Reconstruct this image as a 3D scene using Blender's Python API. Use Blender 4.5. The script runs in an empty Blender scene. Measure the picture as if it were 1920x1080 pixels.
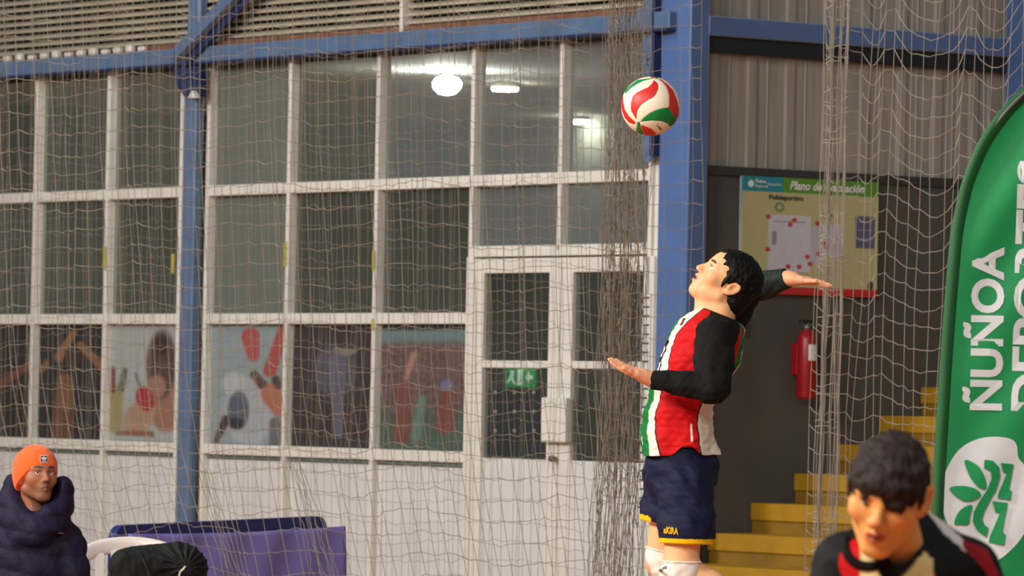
import bpy, math, random
import numpy as np
from mathutils import Vector, Matrix
from mathutils.bvhtree import BVHTree

random.seed(7); np.random.seed(7)
SC = bpy.context.scene
COL = SC.collection
# ------------------------------------------------------------------ camera
FPX = 10000.0                       # focal length in pixels of the 1920 px wide frame
CAM = np.array([0.0, 0.0, 1.4])
PITCH = math.atan(220.0 / FPX)
ROLL = 0.02
fw = np.array([0, math.cos(PITCH), math.sin(PITCH)])
r0 = np.array([1.0, 0, 0]); u0 = np.array([0, -math.sin(PITCH), math.cos(PITCH)])
rt = math.cos(ROLL) * r0 + math.sin(ROLL) * u0
up = -math.sin(ROLL) * r0 + math.cos(ROLL) * u0
cd = bpy.data.cameras.new('camera')
cd.sensor_width = 36.0; cd.lens = FPX / 1920 * 36.0
cd.clip_end = 500
cd.dof.use_dof = True; cd.dof.focus_distance = 20.0; cd.dof.aperture_fstop = 8.0
cam = bpy.data.objects.new('camera', cd); COL.objects.link(cam)
mw = Matrix.Identity(4)
for i in range(3):
    mw[i][0] = rt[i]; mw[i][1] = up[i]; mw[i][2] = -fw[i]; mw[i][3] = CAM[i]
cam.matrix_world = mw
SC.camera = cam
SC.view_settings.view_transform = 'Standard'; SC.view_settings.look = 'None'
SC.view_settings.gamma = 1.0; SC.view_settings.use_curve_mapping = False
SC.view_settings.exposure = 0.10

def at(px, py, Z):
    d = fw + (px - 960) / FPX * rt + (540 - py) / FPX * up
    return CAM + d * (Z / d[1])
def proj(V):
    d = np.asarray(V, float) - CAM
    z = d @ fw
    return 960 + FPX * (d @ rt) / z, 540 - FPX * (d @ up) / z

# ------------------------------------------------------------------ world and hall lamps
w = bpy.data.worlds.new('hall_air'); SC.world = w; w.use_nodes = True
bg = w.node_tree.nodes['Background']
bg.inputs[0].default_value = (0.80, 0.86, 0.92, 1); bg.inputs[1].default_value = 0.20

def lamp(x, y, z, power, size, colr=(1, .955, .89), aim=None):
    l = bpy.data.lights.new('hall_lamp', 'AREA'); l.energy = power; l.size = size; l.color = colr
    o = bpy.data.objects.new('hall_lamp', l); COL.objects.link(o); o.location = (x, y, z)
    if aim is not None:
        o.rotation_euler = (Vector(aim) - Vector((x, y, z))).to_track_quat('-Z', 'Y').to_euler()
    return o
lamp(-7.5, 15.0, 6.6, 930, 2.0, aim=(0.2, 19.8, 1.4))
lamp(-3.5, 7.0, 6.6, 760, 2.0, aim=(1, 14.0, 1.2))
lamp(-11.5, 22.0, 6.4, 760, 2.2, aim=(-1.5, 29.5, 1.8), colr=(1, .985, .95))
lamp(3.5, 10.0, 7.0, 120, 2.0, aim=(2.5, 20.0, 1.0))
lamp(-4.5, 25.0, 7.2, 150, 2.0, aim=(-1.5, 29.5, 1.2), colr=(1, .985, .95))

# ------------------------------------------------------------------ materials
def lin(c):
    c = np.asarray(c, float) / 255.0
    return np.where(c <= .04045, c / 12.92, ((c + .055) / 1.055) ** 2.4)
_mats = {}
def M(name, rgb=(200, 200, 200), rough=.6, metal=0.0, var=.12, scale=12.0, bump=0.0, bscale=60.0, vc=False, sss=0.0, spec=.5, emit=0.0, sheen=0.0, stretch=None):
    if name in _mats: return _mats[name]
    m = bpy.data.materials.new(name); m.use_nodes = True
    nt = m.node_tree; N = nt.nodes; L = nt.links
    b = N['Principled BSDF']
    b.inputs['Roughness'].default_value = rough; b.inputs['Metallic'].default_value = metal
    b.inputs['Specular IOR Level'].default_value = spec
    if sss:
        b.inputs['Subsurface Weight'].default_value = sss
        b.inputs['Subsurface Radius'].default_value = (1, .35, .2); b.inputs['Subsurface Scale'].default_value = .008
    if sheen: b.inputs['Sheen Weight'].default_value = sheen
    tc = N.new('ShaderNodeTexCoord'); no = N.new('ShaderNodeTexNoise'); no.inputs['Scale'].default_value = scale; no.inputs['Detail'].default_value = 4
    if stretch:
        mp = N.new('ShaderNodeMapping'); mp.inputs['Scale'].default_value = stretch
        L.new(tc.outputs['Object'], mp.inputs[0]); L.new(mp.outputs[0], no.inputs['Vector'])
    else:
        L.new(tc.outputs['Object'], no.inputs['Vector'])
    rp = N.new('ShaderNodeMapRange'); rp.inputs[1].default_value = .3; rp.inputs[2].default_value = .7
    rp.inputs[3].default_value = 1 - var; rp.inputs[4].default_value = 1 + var
    L.new(no.outputs['Fac'], rp.inputs[0])
    mx = N.new('ShaderNodeMix'); mx.data_type = 'RGBA'; mx.blend_type = 'MULTIPLY'; mx.inputs['Factor'].default_value = 1
    if vc:
        at_ = N.new('ShaderNodeVertexColor'); at_.layer_name = 'Col'; L.new(at_.outputs[0], mx.inputs['A'])
    else:
        mx.inputs['A'].default_value = (*lin(rgb), 1)
    L.new(rp.outputs[0], mx.inputs['B'])
    L.new(mx.outputs['Result'], b.inputs['Base Color'])
    if emit:
        b.inputs['Emission Color'].default_value = (*lin(rgb), 1); b.inputs['Emission Strength'].default_value = emit
    if bump:
        n2 = N.new('ShaderNodeTexNoise'); n2.inputs['Scale'].default_value = bscale; n2.inputs['Detail'].default_value = 3
        L.new(tc.outputs['Object'], n2.inputs['Vector'])
        bp = N.new('ShaderNodeBump'); bp.inputs['Strength'].default_value = bump; bp.inputs['Distance'].default_value = .01
        L.new(n2.outputs['Fac'], bp.inputs['Height']); L.new(bp.outputs[0], b.inputs['Normal'])
    _mats[name] = m
    return m
def glass_mat(name, tint=(205, 215, 208), haze=0.0, hazecol=(120, 125, 118)):
    m = bpy.data.materials.new(name); m.use_nodes = True
    nt = m.node_tree; N = nt.nodes; L = nt.links; N.clear()
    out = N.new('ShaderNodeOutputMaterial')
    tr = N.new('ShaderNodeBsdfTransparent'); tr.inputs[0].default_value = (*lin(tint), 1)
    gl = N.new('ShaderNodeBsdfGlossy'); gl.inputs['Roughness'].default_value = .08; gl.inputs[0].default_value = (.9, .9, .9, 1)
    df = N.new('ShaderNodeBsdfDiffuse'); df.inputs[0].default_value = (*lin(hazecol), 1)
    fr = N.new('ShaderNodeValue'); fr.outputs[0].default_value = .05
    no = N.new('ShaderNodeTexNoise'); no.inputs['Scale'].default_value = 3.0
    mr = N.new('ShaderNodeMapRange'); mr.inputs[3].default_value = haze * .8; mr.inputs[4].default_value = min(1, haze * 1.2)
    L.new(no.outputs['Fac'], mr.inputs[0])
    m1 = N.new('ShaderNodeMixShader'); m2 = N.new('ShaderNodeMixShader')
    L.new(mr.outputs[0], m1.inputs[0]); L.new(tr.outputs[0], m1.inputs[1]); L.new(df.outputs[0], m1.inputs[2])
    L.new(fr.outputs[0], m2.inputs[0]); L.new(m1.outputs[0], m2.inputs[1]); L.new(gl.outputs[0], m2.inputs[2])
    L.new(m2.outputs[0], out.inputs[0])
    return m

# ------------------------------------------------------------------ mesh helpers
def wloc(o):
    p = np.zeros(3)
    while o is not None:
        p = p + np.array(o.location); o = o.parent
    return p
def tag(o, label=None, cat=None, group=None, kind=None):
    if label: o['label'] = label
    if cat: o['category'] = cat
    if group: o['group'] = group
    if kind: o['kind'] = kind
    return o
def thing(name, loc, label=None, cat=None, group=None, kind=None, parent=None):
    o = bpy.data.objects.new(name, None); COL.objects.link(o)
    if parent: o.parent = parent
    o.location = Vector(np.asarray(loc, float)); o.empty_display_size = .1
    return tag(o, label, cat, group, kind)
def mesh(name, V, F, mat, parent=None, smooth=False, col=None, kind=None):
    V = np.asarray(V, float)
    if parent is not None: org = wloc(parent)
    else: org = np.array([(V[:, 0].min() + V[:, 0].max()) / 2, (V[:, 1].min() + V[:, 1].max()) / 2, V[:, 2].min()])
    me = bpy.data.meshes.new(name)
    me.from_pydata((V - org).tolist(), [], F.tolist() if isinstance(F, np.ndarray) else F)
    if smooth: me.polygons.foreach_set('use_smooth', [True] * len(me.polygons))
    if col is not None:
        a = me.color_attributes.new('Col', 'FLOAT_COLOR', 'POINT')
        c4 = np.ones((len(V), 4), np.float32); c4[:, :3] = col
        a.data.foreach_set('color', c4.ravel())
    me.materials.append(mat); me.update()
    o = bpy.data.objects.new(name, me); COL.objects.link(o)
    if parent is not None: o.parent = parent
    else: o.location = org
    if kind: o['kind'] = kind
    return o
BF = [(0, 1, 3, 2), (4, 6, 7, 5), (0, 4, 5, 1), (2, 3, 7, 6), (0, 2, 6, 4), (1, 5, 7, 3)]
class MB:
    def __init__(s): s.V = []; s.F = []; s.n = 0
    def add(s, V, F):
        V = np.asarray(V, float); s.V.append(V)
        s.F += [tuple(int(i) + s.n for i in f) for f in F]; s.n += len(V); return s
    def box(s, fr, a0, a1, b0, b1, c0, c1):
        V = [fr(a, b, c) for a in (a0, a1) for b in (b0, b1) for c in (c0, c1)]
        return s.add(V, BF)
    def tube(s, P, r, n=3, caps=False, ref=(0.13, 1, 0.07)):
        P = np.asarray(P, float); r = np.broadcast_to(r, (len(P),))
        t = np.gradient(P, axis=0); t /= np.linalg.norm(t, axis=1)[:, None] + 1e-9
        a = np.cross(t, np.array(ref, float)); a /= np.linalg.norm(a, axis=1)[:, None] + 1e-9
        b = np.cross(t, a)
        th = np.arange(n) * 2 * np.pi / n
        V = P[:, None, :] + r[:, None, None] * (a[:, None, :] * np.cos(th)[None, :, None] + b[:, None, :] * np.sin(th)[None, :, None])
        m = len(P); F = []
        for i in range(m - 1):
            for j in range(n):
                k = (j + 1) % n
                F.append((i * n + j, i * n + k, (i + 1) * n + k, (i + 1) * n + j))
        if caps:
            F.append(tuple(range(n))); F.append(tuple((m - 1) * n + n - 1 - j for j in range(n)))
        return s.add(V.reshape(-1, 3), F)
    def build(s, name, mat, parent=None, smooth=False, kind=None):
        return mesh(name, np.concatenate(s.V), s.F, mat, parent, smooth, kind=kind)
def cube_bev(fr, a0, a1, b0, b1, c0, c1, bv=.004):
    # box with chamfered edges (24 verts)
    m = MB()
    V = []; idx = {}
    lo = (a0, b0, c0); hi = (a1, b1, c1)
    for sx in (0, 1):
        for sy in (0, 1):
            for sz in (0, 1):
                s_ = (sx, sy, sz)
                base = [hi[i] if s_[i] else lo[i] for i in range(3)]
                for ax in range(3):
                    p = list(base)
                    for i in range(3):
                        if i != ax: p[i] += -bv if s_[i] else bv
                    idx[(s_, ax)] = len(V); V.append(fr(*p))
    F = []
    for ax in range(3):
        o1, o2 = [i for i in range(3) if i != ax]
        for sv in (0, 1):
            q = []
            for c1_, c2_ in ((0, 0), (1, 0), (1, 1), (0, 1)):
                s_ = [0, 0, 0]; s_[ax] = sv; s_[o1] = c1_; s_[o2] = c2_
                q.append(idx[(tuple(s_), ax)])
            F.append(tuple(q))
    for ax in range(3):          # edge chamfers: edges running along ax
        o1, o2 = [i for i in range(3) if i != ax]
        for c1_ in (0, 1):
            for c2_ in (0, 1):
                s0 = [0, 0, 0]; s0[o1] = c1_; s0[o2] = c2_; s1 = list(s0); s1[ax] = 1
                s0 = tuple(s0); s1 = tuple(s1)
                F.append((idx[(s0, o1)], idx[(s1, o1)], idx[(s1, o2)], idx[(s0, o2)]))
    for k in [(x, y, z) for x in (0, 1) for y in (0, 1) for z in (0, 1)]:
        F.append((idx[(k, 0)], idx[(k, 1)], idx[(k, 2)]))
    return V, F
def bbox_obj(name, fr, rng, mat, parent=None, bv=.004, kind=None):
    V, F = cube_bev(fr, *rng, bv=bv)
    o = mesh(name, V, F, mat, parent, kind=kind)
    me = o.data
    import bmesh
    bm = bmesh.new(); bm.from_mesh(me); bmesh.ops.recalc_face_normals(bm, faces=bm.faces); bm.to_mesh(me); bm.free()
    return o
def frame(O, A, B):
    O = np.asarray(O, float); A = np.asarray(A, float); B = np.asarray(B, float)
    return lambda a, b, c: O + a * A + b * B + np.array([0, 0, c])
_tx = {}
def text_mesh(s, bold=.0, shear=0.0):
    key = (s, bold, shear)
    if key not in _tx:
        c = bpy.data.curves.new('lettering', 'FONT'); c.body = s; c.size = 1; c.offset = bold; c.resolution_u = 4; c.shear = shear
        o = bpy.data.objects.new('lettering', c); COL.objects.link(o)
        dg = bpy.context.evaluated_depsgraph_get(); me = o.evaluated_get(dg).to_mesh()
        V = np.array([v.co[:] for v in me.vertices]); F = [tuple(p.vertices) for p in me.polygons]
        o.evaluated_get(dg).to_mesh_clear(); COL.objects.unlink(o); bpy.data.objects.remove(o); bpy.data.curves.remove(c)
        _tx[key] = (V, F)
    V, F = _tx[key]; return V.copy(), F
def text_on(name, s, O, U, W, mat, parent, bold=.0, fit=None, shear=0.0, drop=None):
    """lettering with its lower-left corner at O, running along U, letters up along W; fit=(width,height) metres.
    drop=(bvh, dir, lift): lay the lettering on a surface by casting along dir."""
    V, F = text_mesh(s, bold, shear)
    V[:, 0] -= V[:, 0].min(); V[:, 1] -= V[:, 1].min()
    if fit: V[:, 0] *= fit[0] / V[:, 0].max(); V[:, 1] *= fit[1] / V[:, 1].max()
    P = np.asarray(O) + V[:, :1] * np.asarray(U) + V[:, 1:2] * np.asarray(W)
    if drop: P = drop_on(P, *drop)
    return mesh(name, P, F, mat, parent)
def drop_on(P, bvh, d, lift):
    out = []; d0 = d
    for p in P:
        d = Vector(d0 if d0 is not None else np.asarray(p) - CAM).normalized()
        h = bvh.ray_cast(Vector(p) - d * 1.0, d)[0]
        out.append(np.array(h) - np.array(d) * lift if h is not None else np.array(p))
    return np.array(out)
def bvh_of(o):
    off = Vector(wloc(o) if o.parent is None else wloc(o.parent))
    return BVHTree.FromPolygons([v.co + off for v in o.data.vertices], [tuple(p.vertices) for p in o.data.polygons])
def grid_faces(n, m, wrap=False):
    F = []
    for i in range(n - 1):
        for j in range(m if wrap else m - 1):
            k = (j + 1) % m
            F.append((i * m + j, i * m + k, (i + 1) * m + k, (i + 1) * m + j))
    return F
def raster(name, fr3, nx, ny, paint, mat, parent=None, thick=.004):
    """flat print: a thin board whose front face is a grid carrying printed colours. fr3(u,v,d) -> point"""
    u, v = np.meshgrid(np.linspace(0, 1, nx), np.linspace(0, 1, ny))
    C = paint(u, v).reshape(-1, 3)
    V = [fr3(a, b, 0) for a, b in zip(u.ravel(), v.ravel())]
    F = grid_faces(ny, nx)
    n = len(V); V += [fr3(0, 0, thick), fr3(1, 0, thick), fr3(1, 1, thick), fr3(0, 1, thick)]
    c = [0, nx - 1, nx * ny - 1, nx * (ny - 1)]
    F.append((n + 3, n + 2, n + 1, n))
    F.append(tuple([n, n + 1] + list(range(nx - 1, -1, -1)))); F.append(tuple([n + 2, n + 3] + list(range(nx * (ny - 1), nx * ny))))
    F.append(tuple([n + 3, n] + [k * nx for k in range(ny)])); F.append(tuple([n + 1, n + 2] + [k * nx + nx - 1 for k in range(ny - 1, -1, -1)]))
    C = np.concatenate([C, np.repeat(C[len(C) // 2 + nx // 2:][:1], 4, 0)])
    return mesh(name, V, F, mat, parent, col=lin(C))

# ------------------------------------------------------------------ implicit surfaces (bodies)
class SDF:
    def __init__(s, xs, ys, zs):
        s.xs, s.ys, s.zs = [np.asarray(a, np.float32) for a in (xs, ys, zs)]
        s.F = np.full((len(xs), len(ys), len(zs)), 1.0, np.float32)
    def _sl(s, lo, hi):
        out = []
        for a, l, h in zip((s.xs, s.ys, s.zs), lo, hi):
            i0 = max(0, np.searchsorted(a, l) - 1); i1 = min(len(a), np.searchsorted(a, h) + 1)
            if i1 <= i0: return None
            out.append(slice(i0, i1))
        return tuple(out)
    def _ap(s, sl, d, k, op):
        A = s.F[sl]; k = max(k, 1e-5)
        if op == 'u':
            h = np.clip(.5 + .5 * (A - d) / k, 0, 1); s.F[sl] = A * (1 - h) + d * h - k * h * (1 - h)
        else:
            d = -d; h = np.clip(.5 - .5 * (A - d) / k, 0, 1); s.F[sl] = A * (1 - h) + d * h + k * h * (1 - h)
    def cap(s, a, b, ra, rb=None, k=.012, op='u'):
        a = np.asarray(a, np.float32); b = np.asarray(b, np.float32); rb = ra if rb is None else rb
        R = max(ra, rb) + k + .03
        sl = s._sl(np.minimum(a, b) - R, np.maximum(a, b) + R)
        if sl is None: return s
        X = s.xs[sl[0]][:, None, None] - a[0]; Y = s.ys[sl[1]][None, :, None] - a[1]; Z = s.zs[sl[2]][None, None, :] - a[2]
        v = b - a; vv = float(v @ v) + 1e-12
        t = np.clip((X * v[0] + Y * v[1] + Z * v[2]) / vv, 0, 1)
        d = np.sqrt((X - t * v[0]) ** 2 + (Y - t * v[1]) ** 2 + (Z - t * v[2]) ** 2) - (ra + (rb - ra) * t)
        s._ap(sl, d, k, op); return s
    def ell(s, c, r, R=None, k=.012, op='u'):
        c = np.asarray(c, np.float32); r = np.asarray(r, np.float32)
        m = float(r.max()) + k + .03
        sl = s._sl(c - m, c + m)
        if sl is None: return s
        X = s.xs[sl[0]][:, None, None] - c[0]; Y = s.ys[sl[1]][None, :, None] - c[1]; Z = s.zs[sl[2]][None, None, :] - c[2]
        if R is None: R = np.eye(3)
        q = [(X * R[0, i] + Y * R[1, i] + Z * R[2, i]) for i in range(3)]
        k0 = np.sqrt(sum((q[i] / r[i]) ** 2 for i in range(3))); k1 = np.sqrt(sum((q[i] / r[i] ** 2) ** 2 for i in range(3))) + 1e-6
        s._ap(sl, k0 * (k0 - 1) / k1, k, op); return s
    def disp(s, f):
        m = np.abs(s.F) < .04
        I = np.nonzero(m)
        s.F[m] += f(s.xs[I[0]], s.ys[I[1]], s.zs[I[2]]); return s
    def cut(s, n, p):                      # keep the side where (x-p).n < 0
        d = (s.xs[:, None, None] - p[0]) * n[0] + (s.ys[None, :, None] - p[1]) * n[1] + (s.zs[None, None, :] - p[2]) * n[2]
        s.F = np.maximum(s.F, d.astype(np.float32)); return s
    def mesh(s):
        F = s.F; F[0] = 1; F[-1] = 1; F[:, 0] = 1; F[:, -1] = 1; F[:, :, 0] = 1; F[:, :, -1] = 1
        S = F < 0
        n = np.zeros(tuple(d - 1 for d in F.shape), np.int8)
        for i in (0, 1):
            for j in (0, 1):
                for k in (0, 1):
                    n += S[i:S.shape[0] - 1 + i, j:S.shape[1] - 1 + j, k:S.shape[2] - 1 + k]
        act = (n > 0) & (n < 8); I = np.argwhere(act)
        idx = np.full(n.shape, -1, np.int32); idx[act] = np.arange(len(I))
        co = [np.array(o) for o in [(i, j, k) for i in (0, 1) for j in (0, 1) for k in (0, 1)]]
        val = [F[I[:, 0] + o[0], I[:, 1] + o[1], I[:, 2] + o[2]] for o in co]
        pos = [np.stack([s.xs[I[:, 0] + o[0]], s.ys[I[:, 1] + o[1]], s.zs[I[:, 2] + o[2]]], 1) for o in co]
        acc = np.zeros((len(I), 3)); cnt = np.zeros(len(I))
        for a in range(8):
            for b in range(a + 1, 8):
                if np.abs(co[a] - co[b]).sum() != 1: continue
                m = (val[a] < 0) != (val[b] < 0)
                t = np.where(m, val[a] / (val[a] - val[b] + 1e-12), 0)
                acc += np.where(m[:, None], pos[a] + (pos[b] - pos[a]) * t[:, None], 0); cnt += m
        V = acc / cnt[:, None]
        fs = []
        def put(E0, E1, q):
            m = E0 != E1; J = np.argwhere(m); ins = E0[m]
            Q = np.stack([idx[tuple((J + np.array(o)).T)] for o in q], 1)
            Q[~ins] = Q[~ins][:, ::-1]; fs.append(Q)
        put(S[:-1, 1:-1, 1:-1], S[1:, 1:-1, 1:-1], [(0, 0, 0), (0, 1, 0), (0, 1, 1), (0, 0, 1)])
        put(S[1:-1, :-1, 1:-1], S[1:-1, 1:, 1:-1], [(0, 0, 0), (0, 0, 1), (1, 0, 1), (1, 0, 0)])
        put(S[1:-1, 1:-1, :-1], S[1:-1, 1:-1, 1:], [(0, 0, 0), (1, 0, 0), (1, 1, 0), (0, 1, 0)])
        Q = np.concatenate(fs)
        E = np.concatenate([Q[:, [0, 1]], Q[:, [1, 2]], Q[:, [2, 3]], Q[:, [3, 0]]])
        for _ in range(2):                  # light relaxation
            A = np.zeros_like(V); c = np.zeros(len(V))
            for ax in range(3): A[:, ax] = np.bincount(E[:, 0], V[E[:, 1], ax], len(V)) + np.bincount(E[:, 1], V[E[:, 0], ax], len(V))
            c = np.bincount(E[:, 0], minlength=len(V)) + np.bincount(E[:, 1], minlength=len(V))
            V = V * .55 + .45 * A / c[:, None]
        return V, Q
def axis(lo, hi, fine, fstep, step):
    """axis samples with a fine step inside the given intervals"""
    out = [lo]
    while out[-1] < hi:
        x = out[-1]; st = fstep if any(a - step <= x <= b for a, b in fine) else step
        out.append(x + st)
    return np.array(out, np.float32)
def wob(x, y, z, f, seed=0):
    """smooth pseudo-noise in -1..1"""
    r = np.random.RandomState(seed); o = 0
    for i in range(5):
        d = r.normal(size=3); d /= np.linalg.norm(d)
        o = o + np.sin(f * (1 + .5 * i) * (d[0] * x + d[1] * y + d[2] * z) + r.rand() * 6.28 + 1.3 * np.sin(f * .6 * (d[1] * x + d[2] * y - d[0] * z)))
    return o / 5
def ortho(F, U):
    F = np.asarray(F, float); F /= np.linalg.norm(F); U = np.asarray(U, float); U = U - F * (U @ F); U /= np.linalg.norm(U)
    return np.stack([np.cross(F, U), F, U], 1)      # columns: right, forward, up
# ================================================================== THE SETTING
L3 = np.array([-.5952, .8036, 0]); R3 = np.array([.8036, .5952, 0])
CN = at(1281, 760, 27.8); CN[2] = 0.0            # near corner of the corner column, on the floor
WL = frame(CN, L3, R3)                            # a along the glazed wall, b behind it, c height
WR = frame(CN, R3, L3)                            # a along the clad wall, b behind it, c height
def ray_plane(px, py, O, n):
    d = fw + (px - 960) / FPX * rt + (540 - py) / FPX * up
    return CAM + d * (((O - CAM) @ n) / (d @ n))
def onL(px, py, w=0.03):
    p = ray_plane(px, py, CN + w * R3, R3); return (p - CN) @ L3, p[2]
def onR(px, py, b=0.05):
    p = ray_plane(px, py, CN + b * L3, L3); return (p - CN) @ R3, p[2]

m_white = M('white_frame_paint', (212, 209, 200), .45, var=.06, scale=5)
m_panel = M('white_panel_paint', (205, 204, 200), .5, var=.05, scale=3)
m_blue = M('blue_steel_paint', (62, 96, 134), .35, var=.2, scale=6, bump=.05, sheen=.5)
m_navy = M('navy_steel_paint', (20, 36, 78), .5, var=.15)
m_slat = M('louvre_beige_paint', (172, 162, 142), .6, var=.12, scale=4)
m_dark = M('dark_void_board', (26, 28, 22), .9, var=.2)
m_rust = M('rusty_steel', (112, 72, 50), .85, var=.35, scale=14)
m_grey = M('dark_grey_wall_paint', (82, 78, 72), .8, var=.12, scale=2.5, bump=.1, bscale=30)
m_clad = M('galvanised_cladding', (158, 150, 138), .6, metal=.0, var=.13, scale=5, stretch=(6, 6, .5))
m_floor = M('orange_sports_floor', (176, 104, 50), .4, var=.1, scale=2)
m_room = M('office_grey_paint', (100, 104, 98), .8, var=.1, scale=1.5)
m_roomc = M('office_ceiling_paint', (206, 212, 208), .8, var=.06, scale=1.5)
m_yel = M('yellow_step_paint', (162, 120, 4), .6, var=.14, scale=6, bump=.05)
m_yel2 = M('darker_yellow_riser_paint', (128, 92, 4), .65, var=.2, scale=6)  # darker yellow than the upper band of each step
g_clear = glass_mat('window_glass', (238, 242, 238), .15, (104, 108, 98))
g_haze = glass_mat('dusty_window_glass', (232, 236, 230), .72, (112, 118, 108))
g_dark = glass_mat('dark_door_glass', (238, 241, 239), .07, (84, 88, 82))
g_pale = glass_mat('pale_window_glass', (240, 244, 243), .22, (142, 148, 148))  # lighter haze puts the lamplit office's brightness into these panes
g_half = glass_mat('half_hazed_window_glass', (236, 240, 235), .28, (112, 116, 106))  # milder grey haze for some of the top panes
m_vc = M('printed_sheet', vc=True, rough=.6, var=.05, scale=40)

fl = MB().box(lambda a, b, c: np.array([a, b, c]), -16, 16, -3, 48, -.12, 0).build('floor', m_floor)
tag(fl, 'orange sports hall floor below the players', 'floor', kind='structure')

# ---- glazed wall on the left
wl = thing('wall_left', CN + 4 * L3, 'white framed glazed wall with louvres over it', 'wall', kind='structure')
ED = {}
for k, px in dict(a=-95, b=57, c=192, d=330, e=380, f=532, g=697, h=875, i=1044, j=1214).items():
    ED[k] = onL(px, 580 if k not in 'ij' else 400)[0]
ZT = onL(880, 88)[1]; ZB1 = onL(880, 340)[1]; ZB2 = onL(880, 597)[1]; ZS = onL(870, 858)[1]; ZD = onL(885, 472)[1]
MW = .032
bays = [('a', 'b'), ('b', 'c'), ('c', 'd'), ('e', 'f'), ('f', 'g'), ('g', 'h')]
for k in 'abcdefghij':
    t = ED[k]; zb = ZD if k == 'i' else 0.0
    bbox_obj('mullion', WL, (t - MW, t, .03, .11, zb, ZT + .02), m_white, wl, .003)
for r, (k0, k1) in enumerate(bays):
    t0, t1 = ED[k1], ED[k0] - MW
    for z in (ZB1, ZB2, ZS):
        bbox_obj('transom', WL, (t0, t1, .035, .105, z - .03, z + .032), m_white, wl, .003)
    rows = [(ZS + .032, ZB2 - .03), (ZB2 + .032, ZB1 - .03), (ZB1 + .032, ZT + .02)]
    for q, (z0, z1) in enumerate(rows):
        g = g_haze if k0 == 'e' and q > 0 else (g_half if (k0 in 'bcf' and q == 2) else (g_pale if k0 == 'g' and q == 2 else g_clear))
        bbox_obj('pane', WL, (t0, t1, .085, .091, z0, z1), g, wl, .001)
    bbox_obj('panel', WL, (t0, t1, .075, .10, 0.0, ZS - .055), m_panel, wl, .004)
    bbox_obj('drip_rail', WL, (t0, t1, .06, .10, ZS - .052, ZS - .032), M('grey_green_seal', (96, 112, 106), .6), wl, .002)
for (k0, k1) in (('h', 'i'), ('i', 'j')):
    t0, t1 = ED[k1], ED[k0] - MW
    for z in (ZB1,):
        bbox_obj('transom', WL, (t0, t1, .035, .105, z - .03, z + .032), m_white, wl, .003)
    bbox_obj('pane', WL, (t0, t1, .085, .091, ZD + .03, ZB1 - .03), g_pale, wl, .001)
    bbox_obj('pane', WL, (t0, t1, .085, .091, ZB1 + .032, ZT + .02), g_pale, wl, .001)
bbox_obj('transom', WL, (ED['j'], ED['h'] - MW, .03, .11, ZD - .03, ZD + .03), m_white, wl, .003)
bbox_obj('end_strip', WL, (.2, ED['j'] - MW, .05, .10, 0, ZT + .02), m_white, wl, .003)
m_tape = M('yellow_tape', (168, 158, 70), .7)
for px, y0, y1 in ((194, 462, 505), (533, 455, 500), (699, 470, 508), (322, 476, 512), (697, 598, 618)):
    ta_, z1_ = onL(px, y0, .03); tb_, z0_ = onL(px + 5, y1, .03)
    bbox_obj('tape_mark', WL, (min(ta_, tb_), max(ta_, tb_), .026, .0295, z0_, z1_), m_tape, wl, .0008)
# louvres above the beam
ZBT = onL(880, 52)[1]
bbox_obj('louvre_backing', WL, (.2, 10.2, .20, .22, ZT, 4.75), m_dark, wl, .002)
tp = onL(757, 30)[0]; tq0 = onL(350, 60, -.03)[0]; tq1 = onL(372, 60, -.03)[0]
for (t0, t1) in ((.22, tp - .03), (tp + .0, tq1), (tq0, 8.6)):
    for n in range(26):
        z = ZBT + .045 + n * .0445
        if z > 4.7: break
        V = [WL(a, b, c) for a in (t0, t1) for b, c in ((.03, z), (.034, z + .004), (.085, z + .030), (.08, z + .033), (.03, z + .006))]
        F = [(0, 1, 2, 3, 4), (9, 8, 7, 6, 5)] + [(k, (k + 1) % 5 + 0 if False else (k + 1) % 5, (k + 1) % 5 + 5, k + 5)[::-1] for k in range(5)]
        V2, F2 = cube_bev(lambda a, b, c: WL(a, b, z + c + (b - .03) * .45), t0, t1, .03, .075, 0, .014, .002)
        mesh('slat', V2, F2, m_slat, wl)
    bbox_obj('louvre_sill', WL, (t0, t1, .01, .08, ZBT, ZBT + .035), m_rust, wl, .003)
bbox_obj('louvre_post', WL, (tp - .03, tp, .0, .08, ZBT, 4.75), m_white, wl, .003)

# ---- steel frame
bm_ = thing('steel_beam', WL(4, 0, ZT), 'pale blue steel beam running along the top of the glazed wall', 'beam')
bbox_obj('web', WL, (.12, 9.2, -.05, .04, ZT + .015, ZBT), m_blue, bm_, .006)
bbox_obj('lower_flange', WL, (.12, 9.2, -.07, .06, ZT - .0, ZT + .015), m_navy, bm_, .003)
for n in range(13):
    t, _ = onL(6 + n * 23, 130)
    bbox_obj('daylight_block', WL, (t - .035, t + .03, -.05, -.01, ZBT, ZBT + .03 + .006 * (n % 3)), m_white, bm_, .008)  # white blocks standing in for daylight glimpsed beneath the louvres
tl, tr_ = onL(337, 580, -.03)[0], onL(359, 580, -.03)[0]
pc = thing('steel_column', WL((tl + tr_) / 2, 0, 0), 'slim blue steel post standing in front of the white window frames', 'column')
bbox_obj('shaft', WL, (tr_, tl, -.03, .03, 0, ZT), m_blue, pc, .008)
bbox_obj('upper_shaft', WL, (tq1, tq0, -.03, .03, ZBT, 4.8), m_blue, pc, .008)
def prism(fr, pts, b0, b1):
    n = len(pts); V = [fr(p[0], b0, p[1]) for p in pts] + [fr(p[0], b1, p[1]) for p in pts]
    F = [tuple(range(n)), tuple(range(2 * n - 1, n - 1, -1))] + [(i, i + n, (i + 1) % n + n, (i + 1) % n) for i in range(n)]
    return V, F
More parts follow.
